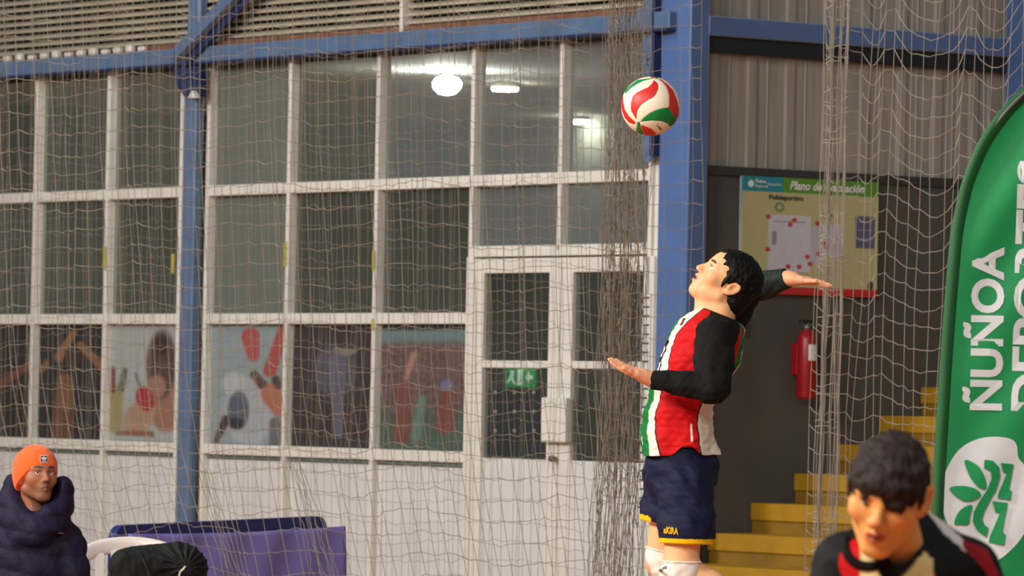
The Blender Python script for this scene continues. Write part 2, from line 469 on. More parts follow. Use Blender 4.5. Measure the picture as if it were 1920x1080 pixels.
V, F = prism(WL, [onL(p[0], p[1], -.05) for p in ((330, 128), (380, 126), (380, 182), (352, 182), (338, 160))], -.075, -.02)
mesh('gusset', V, F, m_navy, pc)
V, F = prism(WL, [onL(p[0], p[1], -.08) for p in ((360, 184), (368, 170), (377, 184))], -.11, -.08)
mesh('light_fixture', V, F, m_white, pc)  # small white light fixture on the post, unlit
br = thing('diagonal_brace', WL(*(onL(335, 100)[0], -.1, ZBT)), 'blue diagonal steel brace rising from the beam', 'brace')
a0 = onL(332, 104, -.1); a1 = onL(640, -215, -.1); d = np.array(a1) - np.array(a0); nrm = np.array([-d[1], d[0]]); nrm /= np.linalg.norm(nrm)
q = [np.array(a0) + nrm * .035, np.array(a0) - nrm * .035, np.array(a1) - nrm * .035, np.array(a1) + nrm * .035]
V, F = prism(WL, q, -.13, -.08); mesh('upper_flange', V, F, m_blue, br)
q2 = [p - nrm * (.05 if i in (0, 3) else .05) * np.sign(nrm[1]) for i, p in enumerate(q)]
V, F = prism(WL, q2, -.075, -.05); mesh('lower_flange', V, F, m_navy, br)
V, F = prism(WL, [onL(p[0], p[1], -.12) for p in ((316, 94), (332, 92), (332, 108), (316, 108))], -.14, -.08); mesh('end_plate', V, F, m_blue, br)
V, F = prism(WL, [onL(p[0], p[1], -.04) for p in ((354, 101), (379, 99), (379, 70))], -.045, -.03); mesh('white_plate', V, F, m_white, br)
cc = thing('steel_column', CN, 'thick blue corner column beside the glazed double door', 'column')
m_blue2 = M('blue_column_paint', (44, 88, 148), .3, sheen=1.0, var=.12, scale=5)
bbox_obj('shaft', WL, (0, .25, 0, .135, 0, 4.9), m_blue2, cc, .008)
# channel bracket with a rounded foot beside the corner column
zb0 = onL(1215, 305)[1]
pts = [(.33, 4.8), (.22, 4.8), (.22, zb0 + .06)] + [(.275 - .055 * math.cos(a), zb0 + .055 - .055 * math.sin(a)) for a in np.linspace(0, math.pi, 9)] 
V, F = prism(WL, [(.36, 4.8), (.265, 4.8)] + [(.3125 - .0475 * math.cos(a), zb0 + .05 - .05 * math.sin(a)) for a in np.linspace(0, math.pi, 9)], -.03, .0)
mesh('channel_bracket', V, F, m_blue, cc)
bbox_obj('bracket_web', WL, (.245, .268, -.05, .02, zb0 + .03, 4.8), m_navy, cc, .003)
bbox_obj('haunch', WL, (.25, .42, -.04, .03, ZT, ZBT + .03), m_blue, cc, .006)

# ---- clad wall on the right
wr = thing('wall_right', CN + 2 * R3, 'dark grey wall with ribbed metal cladding above', 'wall', kind='structure')
ZC = onR(1400, 314)[1]
bbox_obj('lower_wall', WR, (.12, 7.5, .05, .2, 0, ZC), m_grey, wr, .004)
s = .13
while s < 7.4:                                   # cladding sheets, four ribs each
    wd = 1.04; prof = []
    for k in range(4):
        o = s + k * .26
        prof += [(o, .075), (o + .05, .075), (o + .065, .066), (o + .115, .066), (o + .13, .075), (o + .19, .075), (o + .197, .07), (o + .205, .075)]
    prof.append((s + wd, .075))
    V = [WR(a, b, z) for z in (ZC - .02, 5.2) for a, b in prof] ; n = len(prof)
    V += [WR(a, b + .006, z) for z in (ZC - .02, 5.2) for a, b in prof]
    F = [(i, i + 1, n + i + 1, n + i) for i in range(n - 1)] + [(2 * n + i, 3 * n + i, 3 * n + i + 1, 2 * n + i + 1) for i in range(n - 1)]
    mesh('cladding_sheet', V, F, m_clad, wr); s += wd
bbox_obj('flashing', WR, (.12, 7.5, .035, .06, ZC - .05, ZC - .0), M('dull_flashing', (58, 54, 50), .7), wr, .002)
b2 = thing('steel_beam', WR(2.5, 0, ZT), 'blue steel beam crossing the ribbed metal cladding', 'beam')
zb, zt = onR(1340, 64, -.08)[1], onR(1340, 27, -.08)[1]
bbox_obj('web', WR, (.12, 7, -.004, .05, zb, zt), m_blue2, b2, .006)
bbox_obj('lower_flange', WR, (.12, 7, .02, .06, zb - .085, zb), M('painted_shadow_channel', (26, 32, 38), .8), b2, .002)  # dark strip painted in for the shadow under the beam
s0 = onR(1907, 100, -.06)[0]
c3 = thing('steel_column', WR(s0 + .1, 0, 0), 'dark blue steel column behind the tip of the green flag', 'column')
bbox_obj('shaft', WR, (s0, s0 + .22, -.16, .04, 0, 4.9), m_blue2, c3, .008)

# ---- office behind the glass
ZCE = 3.46
tag(bbox_obj('ceiling', WL, (.3, 11, .15, 6.2, ZCE, ZCE + .1), m_roomc, None, .004), 'pale office ceiling seen through the upper panes', 'ceiling', kind='structure')
tag(bbox_obj('wall_back', WL, (.3, 11, 5.7, 5.9, 0, ZCE), m_room, None, .004), 'dim back wall of the office behind the glass', 'wall', kind='structure')
tag(bbox_obj('wall_far', WL, (10.6, 10.8, .15, 5.7, 0, ZCE), m_room, None, .004), 'dim far end wall of the office behind the glass', 'wall', kind='structure')
tag(bbox_obj('wall_partition', WL, (.22, .30, .15, 5.7, 0, ZCE), m_room, None, .004), 'dim near end wall of the office behind the glass', 'wall', kind='structure')
m_lamp = M('lit_lamp_diffuser', (255, 250, 238), emit=300.0); m_lamp2 = M('lit_panel_diffuser', (255, 246, 222), emit=140.0)
def ceil_pt(px, py, z): 
    d = fw + (px - 960) / FPX * rt + (540 - py) / FPX * up
    return CAM + d * ((z - CAM[2]) / d[2])
def lathe(prof, n=20):
    prof = np.array(prof); th = np.arange(n) * 2 * np.pi / n
    V = np.stack([prof[:, None, 0] * np.cos(th), prof[:, None, 0] * np.sin(th), np.repeat(prof[:, None, 1], n, 1)], -1).reshape(-1, 3)
    return V, grid_faces(len(prof), n, True)
p = ceil_pt(838, 162, ZCE - .10)
lo = thing('pendant_lamp', p, 'bright round lamp glowing behind the upper pane', 'lamp')
V, F = lathe([(.001, -.055), (.05, -.045), (.085, -.01), (.09, .02), (.07, .05), (.03, .065), (.001, .067)]); mesh('globe', V + p, F, m_lamp, lo, True)
V, F = lathe([(.03, .06), (.03, .1), (.001, .1)]); mesh('cap', V + p, F, m_white, lo, True)
for (px, py, lab) in ((947, 161, 'larger flat oval ceiling light behind the pane above the double door'), (1085, 223, 'smaller flat ceiling light behind the pane beside the net bundle')):
    p = ceil_pt(px, py, ZCE - .02); sc_ = 1.0 if px < 1000 else .85
    lo = thing('ceiling_light', p, lab, 'lamp', 'flat office ceiling lights')
    V, F = lathe([(.001, -.035), (.08 * sc_, -.032), (.086 * sc_, -.012), (.001, -.01)]); mesh('diffuser', V + p, F, m_lamp2, lo, True)
    V, F = lathe([(.001, -.012), (.095 * sc_, -.012), (.095 * sc_, .015), (.001, .015)]); mesh('housing', V + p, F, m_white, lo, True)

# ---- double door
dr = thing('door_1', WL((ED['h'] + ED['j']) / 2, .05, 0), 'white glazed double door below two transom panes', 'door', kind='structure')
td = [onL(px, 700)[0] for px in (873, 903, 1026, 1048, 1070, 1203, 1222)]
zp = [onL(960, y)[1] for y in (512, 676, 690, 860)]
bbox_obj('door_frame', WL, (td[0] - .0, td[0] - MW - .0 + .0 - .03, .025, .10, 0, ZD - .03), m_white, dr, .003)
for (a, b_, lab) in ((1, 2, 0), (4, 5, 1)):
    lf = thing('door_leaf', WL(td[a], .05, 0), parent=None); lf.parent = dr; lf.location = Vector(WL(td[a], .05, 0) - wloc(dr))
    tL, tR = td[a], td[b_]
    oL = td[0] - .063 if a == 1 else td[3] - .004; oR = td[3] + .004 if a == 1 else td[6]
    bbox_obj('stile', WL, (tL, oL, .03, .085, 0, ZD - .04), m_white, lf, .004)
    bbox_obj('stile', WL, (oR, tR, .03, .085, 0, ZD - .04), m_white, lf, .004)
    bbox_obj('rail', WL, (tR, tL, .032, .083, zp[0], ZD - .04), m_white, lf, .003)
    bbox_obj('rail', WL, (tR, tL, .032, .083, zp[2], zp[1]), m_white, lf, .003)
    bbox_obj('kick_panel', WL, (tR, tL, .04, .08, 0, zp[3]), m_panel, lf, .004)
    bbox_obj('pane', WL, (tR, tL, .055, .06, zp[1], zp[0]), g_dark, lf, .001)
    bbox_obj('pane', WL, (tR, tL, .055, .06, zp[3], zp[2]), g_dark, lf, .001)
    if a == 1:
        t0, z0 = onL(1064, 830, .0); t1, z1 = onL(1020, 745, .0)
        bbox_obj('lock_box', WL, (t0, t1, -.02, .03, z0, z1), m_white, lf, .006)
        kx, kz = onL(1036, 860, .0); V, F = lathe([(.001, -.02), (.016, -.018), (.018, .0), (.012, .02)], 12)
        V = V[:, [0, 2, 1]]; mesh('keyhole_cover', np.array([WL(kx + v[0], v[1], kz + v[2]) for v in V]), F, M('brass_dull', (110, 92, 70), .4, metal=.6), lf, True)
# printed notice strip with black ticks on the door edge
m_tick = M('black_ink', (30, 30, 28), .7)
st = thing('ruler_strip', WL(*((td[5] + td[6]) / 2, .02, 1.5)), 'narrow strip with black ruler ticks on the right door stile', 'height gauge')
zt0, zt1 = onL(1212, 550, .02)[1], onL(1212, 960, .02)[1]
bbox_obj('strip', WL, (td[6] + .012, td[5] - .004, .022, .03, zt1, zt0), m_panel, st, .001)
for n in range(24):
    z = zt1 + (n + .5) * (zt0 - zt1) / 24
    bbox_obj('tick_mark', WL, (td[6] + .02, td[5] - (.012 if n % 3 else .006), .0215, .0225, z - .005, z + .005), m_tick, st, .0004)
# exit sign and dark dotted board seen through the left door pane
e0 = onL(1004, 727, .3); e1 = onL(949, 688, .3)
ex = thing('exit_sign', WL(e0[0], .3, e0[1]), 'green exit sign seen through the left door pane', 'sign')
m_exit = M('exit_green', (20, 150, 70), .4, emit=.5)
bbox_obj('board', WL, (e0[0], e1[0], .29, .31, e0[1], e1[1]), m_exit, ex, .004)
ew = e1[0] - e0[0]; eh = e1[1] - e0[1]
m_exw = M('exit_white', (220, 240, 226), .5, emit=.5)
def ex_poly(name, pts):
    V, F = prism(WL, [(e1[0] - u * ew, e0[1] + v * eh) for u, v in pts], .286, .289); mesh(name, V, F, m_exw, ex)
ex_poly('door_symbol', [(.45, .12), (.62, .12), (.62, .88), (.45, .88)])
ex_poly('arrow_symbol', [(.72, .5), (.84, .8), (.84, .6), (.96, .6), (.96, .4), (.84, .4), (.84, .2)])
ex_poly('runner_symbol', [(.22, .85), (.34, .8), (.3, .5), (.4, .15), (.32, .15), (.24, .4), (.12, .2), (.1, .3), (.2, .55)])
d0 = onL(1016, 856, .08); d1 = onL(908, 731, .08)
db = thing('dotted_board', WL(onL(960, 790, .08)[0], .08, d0[1]), 'dark board with rows of white dots behind the left door pane', 'board')

bbox_obj('board', WL, (d0[0], d1[0], .078, .088, d0[1], d1[1]), M('dark_navy_board', (30, 30, 42), .6), db, .004)
for py in (736, 772, 808):
    for px in (928, 964, 1000):
        tt, zz = onL(px, py, .07); V, F = lathe([(.001, -.008), (.011, -.006), (.011, .008)], 10)
        mesh('white_dot', np.array([WL(tt + v[0], .072 + v[2] * .6, zz + v[1]) for v in V]), F, m_white, db, True)  # white discs standing in for a pattern of white dots

# ---- yellow steps along the grey wall
sx, sz = onR(1408, 943, .04)
stp = thing('stair', WR(sx, -1, 0), 'yellow painted steps climbing beside the dark grey wall', 'stairs')
for i in range(-4, 9):
    h = sz + .158 * i; a = sx + .292 * i
    if h < .1: continue
    bh = -.01 if a < .16 else (-.18 if a + .32 > s0 else .045)
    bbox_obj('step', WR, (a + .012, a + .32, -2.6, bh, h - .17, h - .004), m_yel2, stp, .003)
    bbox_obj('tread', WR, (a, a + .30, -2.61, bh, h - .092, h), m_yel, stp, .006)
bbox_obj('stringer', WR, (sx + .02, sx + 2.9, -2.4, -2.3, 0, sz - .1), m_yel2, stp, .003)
# ================================================================== THINGS ON THE WALLS
def soft(u, v, cx, cy, rx, ry, ang=0.0, e=.12):
    c, s = math.cos(ang), math.sin(ang); x = u - cx; y = v - cy
    d = np.sqrt(((x * c + y * s) / rx) ** 2 + ((-x * s + y * c) / ry) ** 2)
    return np.clip((1 + e - d) / (2 * e), 0, 1)[..., None]
def mixc(C, m, col): return C * (1 - m) + m * np.array(col, float)
def limb(u, v, p, q, r0_, r1_, e=.015):
    p = np.array(p); q = np.array(q); d = q - p; t = np.clip(((u - p[0]) * d[0] + (v - p[1]) * d[1]) / (d @ d), 0, 1)
    D = np.hypot(u - p[0] - t * d[0], (v - p[1] - t * d[1]) * 1.6) - (r0_ + (r1_ - r0_) * t)
    return np.clip(.5 - D / (2 * e), 0, 1)[..., None]
def speck(u, v, f, s): return wob(u, v * 1.6, 0 * u, f, s)[..., None]
def P_dark(u, v):
    C = np.ones(u.shape + (3,)) * (40, 36, 34) + 8 * speck(u, v, 25, 3)
    C = mixc(C, limb(u, v, (.2, .3), (.95, .65), .08, .05), (120, 66, 50)); return mixc(C, soft(u, v, .1, .25, .25, .12, .5), (110, 60, 46))
def P_arms(u, v):
    C = np.ones(u.shape + (3,)) * (36, 34, 36) + 8 * speck(u, v, 25, 4)
    C = mixc(C, limb(u, v, (.36, .02), (.38, .5), .16, .12), (112, 66, 48))
    C = mixc(C, limb(u, v, (.5, .93), (.3, .72), .05, .08), (150, 104, 62)); C = mixc(C, limb(u, v, (.6, .82), (.95, .62), .06, .07), (146, 98, 60))
    C = mixc(C, soft(u, v, .5, .72, .12, .1), (60, 44, 38)); C = mixc(C, limb(u, v, (.1, .66), (.06, .6), .05, .04), (140, 96, 60))
    return mixc(C, limb(u, v, (.4, .5), (.42, .3), .1, .1), (134, 86, 58))
def P_girl(u, v):
    C = np.ones(u.shape + (3,)) * (190, 196, 196) + 5 * speck(u, v, 12, 5)
    C = mixc(C, limb(u, v, (.08, .12), (.08, .42), .1, .1), (170, 158, 96)); C = mixc(C, limb(u, v, (.04, .42), (.03, .62), .03, .03), (130, 60, 60))
    C = mixc(C, limb(u, v, (.16, .45), (.2, .6), .05, .04), (88, 104, 80))
    C = mixc(C, soft(u, v, .80, .3, .24, .22), (170, 118, 98)); C = mixc(C, soft(u, v, .42, .2, .24, .14, .35), (190, 150, 124))
    C = mixc(C, soft(u, v, .72, .66, .21, .29), (84, 64, 54)); C = mixc(C, soft(u, v, .72, .82, .1, .08), (48, 34, 32))
    C = mixc(C, soft(u, v, .66, .47, .13, .1), (176, 122, 104)); C = mixc(C, soft(u, v, .5, .36, .14, .1, -.4), (184, 40, 52))
    C = mixc(C, limb(u, v, (.36, .58), (.42, .46), .012, .02), (70, 70, 72)); return mixc(C, limb(u, v, (.12, .06), (.6, .06), .03, .04), (150, 92, 66))
def P_box(u, v):
    C = np.ones(u.shape + (3,)) * (156, 174, 180) + 5 * speck(u, v, 12, 6)
    C = mixc(C, soft(u, v, .5, .28, .34, .3), (186, 194, 202)); C = mixc(C, soft(u, v, .30, .5, .16, .1), (196, 204, 208))
    C = mixc(C, soft(u, v, .36, .28, .14, .16), (88, 100, 116)); C = mixc(C, limb(u, v, (.2, .2), (.08, .02), .06, .04), (66, 54, 52))
    C = mixc(C, soft(u, v, .33, .17, .1, .05), (52, 46, 54)); C = mixc(C, limb(u, v, (.56, .58), (.66, .5), .06, .07), (100, 70, 62))
    C = mixc(C, limb(u, v, (.5, .9), (.54, .74), .12, .08), (196, 72, 76)); C = mixc(C, limb(u, v, (.92, .95), (.76, .62), .08, .09), (186, 76, 72))
    C = mixc(C, limb(u, v, (.8, .42), (.88, .3), .15, .1), (196, 112, 88)); C = mixc(C, limb(u, v, (.84, .54), (.88, .5), .06, .06), (72, 66, 60))
    return mixc(C, limb(u, v, (.84, .18), (.86, .02), .08, .1), (110, 112, 116))
def P_fig(u, v):
    C = np.ones(u.shape + (3,)) * (52, 42, 44) + 9 * speck(u, v, 22, 7)
    C = mixc(C, soft(u, v, .5, .62, .25, .22), (82, 78, 92)); C = mixc(C, limb(u, v, (.52, .7), (.56, .1), .1, .05), (98, 98, 116))
    return mixc(C, soft(u, v, .62, .78, .14, .03), (128, 124, 112))
def P_crowd(u, v):
    C = np.ones(u.shape + (3,)) * (104, 78, 76) + 24 * speck(u, v, 46, 8)
    C = mixc(C, np.clip((v - .83) / .06, 0, 1)[..., None], (104, 140, 142)); C = mixc(C, np.clip((v - .95) / .02, 0, 1)[..., None], (46, 46, 48))
    C = mixc(C, np.clip((.36 - v) / .1, 0, 1)[..., None] * .75, (58, 100, 84)); C = mixc(C, limb(u, v, (.36, .76), (.26, .52), .04, .03), (180, 130, 112))
    C = mixc(C, limb(u, v, (.24, .1), (.26, .5), .1, .09), (122, 70, 62)); C = mixc(C, limb(u, v, (.72, .2), (.74, .44), .12, .08), (124, 64, 56))
    C = mixc(C, soft(u, v, .73, .52, .07, .05), (108, 112, 150)); C = mixc(C, limb(u, v, (.4, .1), (.46, .4), .06, .05), (92, 132, 118))
    return C + 12 * speck(u, v, 90, 9)
plist = [('a', 'b', P_dark, 'dark poster sliver at the left edge above the orange beanie'), ('b', 'c', P_arms, 'dark poster of a figure with raised arms in the window'),
         ('c', 'd', P_girl, 'white poster of a long haired figure with a red object, left of the blue post'), ('e', 'f', P_box, 'pale blue poster with red boxing gloves, right of the blue post'),
         ('f', 'g', P_fig, 'dark brown poster with one pale grey figure'), ('g', 'h', P_crowd, 'teal and red crowd poster beside the double door')]
for k0, k1, fn, lab in plist:
    t0, t1 = ED[k1] + .004, ED[k0] - MW - .004; z0, z1 = ZS + .036, ZB2 - .034
    fnp = (lambda f: lambda u, v: (f(u, v) * .86 + np.array((88, 92, 88)) * .14) * .86)(fn)
    po = raster('poster', lambda u, v, d, t0=t0, t1=t1, z0=z0, z1=z1: WL(t1 + (t0 - t1) * u, .079 + d, z0 + (z1 - z0) * v), 50, 70, fnp, m_vc, None, .003)
    tag(po, lab, 'poster', 'posters in the lower window row')

# ---- evacuation plan on the clad wall
sa, zt_ = onR(1393, 329, .02); sb, _ = onR(1648, 343, .02); zb_ = onR(1393, 549, .02)[1]
SG = thing('evacuation_sign', WR((sa + sb) / 2, .02, zb_), 'cream evacuation plan sign with green header on the dark wall', 'sign')
sgw, sgh = sb - sa, zt_ - zb_
def P_plan(u, v):
    C = np.ones(u.shape + (3,)) * (190, 184, 134)
    def rect(x0, x1, y0, y1, col, k=1.0):
        nonlocal C
        m = ((u >= x0) & (u <= x1) & (v >= y0) & (v <= y1))[..., None] * k; C = C * (1 - m) + m * np.array(col, float)
    rect(0, .29, .87, 1, (40, 142, 156)); rect(.29, 1, .87, 1, (92, 148, 40)); rect(0, 1, 0, .065, (196, 40, 44))
    rect(.19, .5, .2, .68, (206, 204, 216)); rect(.5, .58, .26, .60, (190, 186, 196)); rect(.58, .75, .34, .62, (196, 196, 204)); rect(.22, .4, .18, .22, (206, 204, 216))
    rect(.83, .975, .42, .70, (92, 96, 122)); rect(.845, .96, .5, .505, (150, 150, 170)); rect(.845, .96, .58, .585, (150, 150, 170)); rect(.845, .96, .65, .655, (150, 150, 170))
    rect(.22, .25, .42, .54, (150, 146, 156)); rect(.23, .45, .62, .63, (170, 166, 172))
    for cx, cy in ((.19, .66), (.38, .64), (.35, .60), (.19, .38), (.55, .62), (.6, .46), (.62, .42), (.34, .24), (.42, .24), (.5, .27), (.56, .36), (.48, .33)):
        C = mixc(C, soft(u, v, cx, cy, .018, .02), (196, 60, 62))
    for cx, cy in ((.27, .745), (.625, .69)):
        C = mixc(C, soft(u, v, cx, cy, .034, .04) * (1 - soft(u, v, cx, cy, .021, .025)), (78, 124, 70))
    C = mixc(C, soft(u, v, .95, .10, .022, .04), (70, 66, 60)); C = mixc(C, soft(u, v, .06, .935, .022, .03), (232, 240, 240))
    return C
bd = raster('plan_board', lambda u, v, d: WR(sa + sgw * u, .02 + d, zb_ + sgh * v), 150, 130, P_plan, m_vc, SG, .025)
m_ink = M('dark_print', (60, 56, 44), .7); m_wht = M('white_print', (236, 236, 228), .7)
def sign_text(name, s, u, v, w_, h_, mat, bold=.02, shear=0.0):
    text_on(name, s, WR(sa + sgw * u, .017, zb_ + sgh * v), R3, (0, 0, 1), mat, SG, bold, (w_ * sgw, h_ * sgh), shear)
sign_text('header_text', 'Plano de evacuación', .34, .90, .55, .075, m_wht, .03, .25)
sign_text('title_text', 'Polideportivo', .19, .795, .25, .055, m_ink, .03)
sign_text('department_text', 'Ñuñoa', .09, .945, .075, .035, m_wht, .03); sign_text('department_text', 'Deportes', .09, .90, .09, .03, m_wht, .02)
sign_text('department_text', 'Municipalidad', .175, .92, .10, .03, m_wht, .0)

# ---- fire extinguisher and its sign
s1, z1 = onR(1508, 748, -.03); s1b, z2 = onR(1508, 598, -.03)
fe = thing('fire_extinguisher', WR(s1, -.04, z1), 'red fire extinguisher with white label hung on the grey wall', 'fire extinguisher')
m_red = M('red_enamel', (156, 14, 26), .35, var=.08); H = z2 - z1; bp = WR(s1, -.045, z1)
V, F = lathe([(.001, 0), (.046, 0), (.052, .012), (.052, H * .74), (.046, H * .80), (.028, H * .84), (.024, H * .87)], 24); mesh('cylinder', V + bp, F, m_red, fe, True)
V, F = lathe([(.018, H * .86), (.026, H * .87), (.026, H * .91), (.012, H * .94), (.012, H * .97), (.001, H * .97)], 16); mesh('valve', V + bp, F, M('valve_metal', (120, 116, 110), .35, metal=.7), fe, True)
bbox_obj('handle', WR, (s1 - .05, s1 + .03, -.06, -.03, z1 + H * .95, z1 + H * .99), M('black_handle', (28, 26, 26), .5), fe, .004)
th = np.linspace(-.9, .9, 13)
lab = [bp + np.array([0, 0, z]) + (.0535) * (R3 * math.sin(a + .35) - L3 * math.cos(a + .35)) for z in (H * .48, H * .68) for a in th]
mesh('label', lab, grid_faces(2, 13), m_wht, fe, True)
MB().tube([bp + np.array([.02, -.03, H * .9]), bp + np.array([.07, -.05, H * .85]), bp + np.array([.085, -.05, H * .6]), bp + np.array([.075, -.05, H * .3])], .009, 8, True).build('hose', M('black_rubber', (24, 24, 24), .6), fe, True)
bbox_obj('wall_bracket', WR, (s1 - .03, s1 + .03, .0, .049, z1 + H * .3, z1 + H * .7), m_red, fe, .004)
s2, z2_ = onR(1378, 628, .03); s3, z3_ = onR(1399, 586, .03)
fs = thing('fire_sign', WR(s2, .03, z2_), 'small red fire equipment sign behind the server\'s shoulder', 'sign')
bbox_obj('plate', WR, (s2 - .06, s3, .03, .045, z2_ - .0, z3_), M('red_sign', (190, 34, 40), .5), fs, .003)
V, F = prism(WR, [(s2 + .005 + .045 * x, z2_ + .02 + .075 * y) for x, y in ((0, .5), (.3, 1), (.6, .8), (.9, .9), (.8, .4), (.5, 0), (.2, .1))], .026, .03); mesh('flame_symbol', V, F, m_wht, fs)

# ================================================================== NETS
def smooth_noise(n, m, cn, cm, seed):
    r = np.random.RandomState(seed); g = r.normal(size=(cn, cm))
    x = np.linspace(0, cn - 1, n); y = np.linspace(0, cm - 1, m)
    a = np.array([np.interp(x, np.arange(cn), g[:, j]) for j in range(cm)]).T
    return np.array([np.interp(y, np.arange(cm), a[i]) for i in range(n)])
def build_net(name, A, B, ztop, zbot, ni, nj, mat, r, shear, sagf, fold, seed, parent=None, dn=None):
    A = np.asarray(A, float)[:2]; B = np.asarray(B, float)[:2]; ax = B - A; ln = np.linalg.norm(ax); ax /= ln
    nr = np.array([ax[1], -ax[0]])
    rs = np.random.RandomState(seed)
    i = np.arange(ni); j = np.arange(nj)
    a = (i / (ni - 1))[:, None] * np.ones((1, nj)); zz = (ztop + (zbot - ztop) * j / (nj - 1))[None, :] * np.ones((ni, 1))
    xo = a * ln + .012 * smooth_noise(ni, nj, ni, 6, seed) + .02 * smooth_noise(ni, nj, 9, 5, seed + 1) + shear(a, zz)
    dp = fold * (np.sin(a * ln * 19 + 1.2 * np.sin(a * 7)) + .5 * smooth_noise(ni, nj, 14, 6, seed + 2))
    zo = zz + .006 * smooth_noise(ni, nj, ni, nj, seed + 3) + .016 * smooth_noise(ni, nj, 12, 14, seed + 4) + sagf(a, zz)
    P = np.stack([A[0] + ax[0] * xo + nr[0] * dp, A[1] + ax[1] * xo + nr[1] * dp, zo], -1)
    mb = MB()
    for k in range(ni): mb.tube(P[k], r, 3)
    for k in range(nj):
        row = P[:, k]; mid = (row[1:] + row[:-1]) / 2; mid[:, 2] += rs.normal(0, .004, ni - 1) - .006
        Q = np.empty((2 * ni - 1, 3)); Q[0::2] = row; Q[1::2] = mid
        mb.tube(Q, r, 3, ref=(.05, .1, 1))
    return mb, P
m_net = M('weathered_net_cord', (150, 140, 124), .9, var=.18, scale=8)
m_net2 = M('dull_net_cord', (142, 132, 116), .9, var=.15, scale=8)
m_net3 = M('pale_net_cord', (176, 168, 154), .9, var=.15, scale=8)
# front net
A = at(-330, 700, 26.6); B = at(1306, 700, 24.8)
sh = lambda a, z: (1 - .62 * a) * (.05 * (4.2 - z) + .20 * np.clip(1.55 - z, 0, 2) ** 1.4 + .06 * np.clip(2.6 - z, 0, 3)) * np.clip((1 - a) * 9, 0, 1)
sg = lambda a, z: .10 * np.clip(.42 - a, 0, 1) * np.sin(z * 1.7 + .4) + .025 * np.sin(a * 40) * np.exp(-a) + .13 * np.clip(a, 0, .42) * (z < 2.9)
net = thing('sports_net', np.array([(A[0] + B[0]) / 2, (A[1] + B[1]) / 2, 0.02]), 'grey green square mesh net hanging before the glazed wall and door', 'net')
mb, P = build_net('netting', A, B, 4.55, .03, 66, 47, m_net, .0018, sh, sg, .03, 11)
mb.build('netting', m_net, net, kind='stuff')
# gathered bundle of the front net
rs = np.random.RandomState(5); bn = MB(); Bc = [at(px, 700, 25.0) for px in (1128, 1205)]
zz = np.linspace(4.5, .03, 70)
for k in range(60):
    f = rs.rand() ** (.8 if k % 3 else 1.6)
    base = Bc[0] + (Bc[1] - Bc[0]) * f
    ph = rs.rand(3) * 6.28
    x = base[0] + .022 * np.sin(zz * 1.1 + ph[0]) + .010 * np.sin(zz * 5 + ph[1]) + rs.normal(0, .004, 70) - .05 * np.clip(1.2 - zz, 0, 2) * (1 - f)
    x += .02 * (px := 0) 
    y = base[1] + .05 * np.sin(zz * 1.7 + ph[2]) + rs.normal(0, .01, 70)
    bn.tube(np.stack([x, y, zz], 1), .0018, 3)
for k in range(520):
    z0 = rs.rand() * 4.4 + .05; f0 = rs.rand(); f1 = np.clip(f0 + rs.normal(0, .35), 0, 1); n = 6
    t = np.linspace(0, 1, n); q = Bc[0][None] + (Bc[1] - Bc[0])[None] * (f0 + (f1 - f0) * t)[:, None]
    q[:, 0] -= .04 * np.clip(1.2 - z0, 0, 2) * (1 - (f0 + (f1 - f0) * t))
    q[:, 1] += rs.normal(0, .03, n); q[:, 2] = z0 + np.cumsum(rs.normal(0, .018, n)); bn.tube(q, .0017, 3)
bn.build('gathered_bundle', m_net, net, kind='stuff')
# slack strands pulled diagonally near the floor on the left
sl = MB()
for k in range(6):
    p0 = at(540 + k * 4, 860, 25.7); p1 = at(600 + k * 9 + 6 * (k % 2), 1120, 25.6); t = np.linspace(0, 1, 20)[:, None]
    q = p0 + (p1 - p0) * t; q[:, 0] += rs.normal(0, .004, 20); q[:, 2] += 0; sl.tube(q, .0022, 3)
for k in range(5):
    p0 = at(372 + k * 5, 880, 25.8); p1 = at(430 + k * 9, 1120, 25.7); t = np.linspace(0, 1, 20)[:, None]
    q = p0 + (p1 - p0) * t; q[:, 0] += rs.normal(0, .003, 20); sl.tube(q, .0021, 3)
sl.build('slack_strands', m_net2, net, kind='stuff')
# second, denser net close to the wall
A2 = WL(8.6, -.35, 0); B2 = WL(.45, -.35, 0)
net2 = thing('sports_net', (A2 + B2) / 2, 'second finer looking net hanging close to the window frames', 'net')
mb, P = build_net('netting', A2, B2, 4.6, .03, 150, 44, m_net2, .0014, lambda a, z: .03 * (3 - z), lambda a, z: .03 * np.sin(a * 22), .02, 31)
mb.build('netting', m_net2, net2, kind='stuff')
# right-hand net
A3 = at(1532, 600, 25.2); B3 = at(1985, 600, 24.4)
def sag3(a, z):
    k = np.array([0, .10, .27, .60, .84, 1.0]); out = 0
    ai = np.clip(a, 0, .9999); seg = np.searchsorted(k, ai, side='right') - 1
    lo_ = k[seg]; hi_ = k[seg + 1]; t = (ai - lo_) / (hi_ - lo_)
    amp = (.05 + .30 * (hi_ - lo_)) * 1.75 * np.clip((z - .6) / 2.2, .15, 1.4)
    return -amp * 4 * t * (1 - t) * .62 - .16 * np.clip(a - .42, 0, 1) * np.clip(3.2 - z, 0, 1.5)
net3 = thing('sports_net', np.array([(A3[0] + B3[0]) / 2, (A3[1] + B3[1]) / 2, .02]), 'pale net with sagging scalloped rows between the server and the green flag', 'net')
mb, P = build_net('netting', A3, B3, 4.5, .35, 25, 44, m_net3, .0021, lambda a, z: -.02 * (2 - z) * (1 - a), sag3, .02, 51)
mb.build('netting', m_net3, net3, kind='stuff')
bn = MB(); zz = np.linspace(4.4, .3, 60)
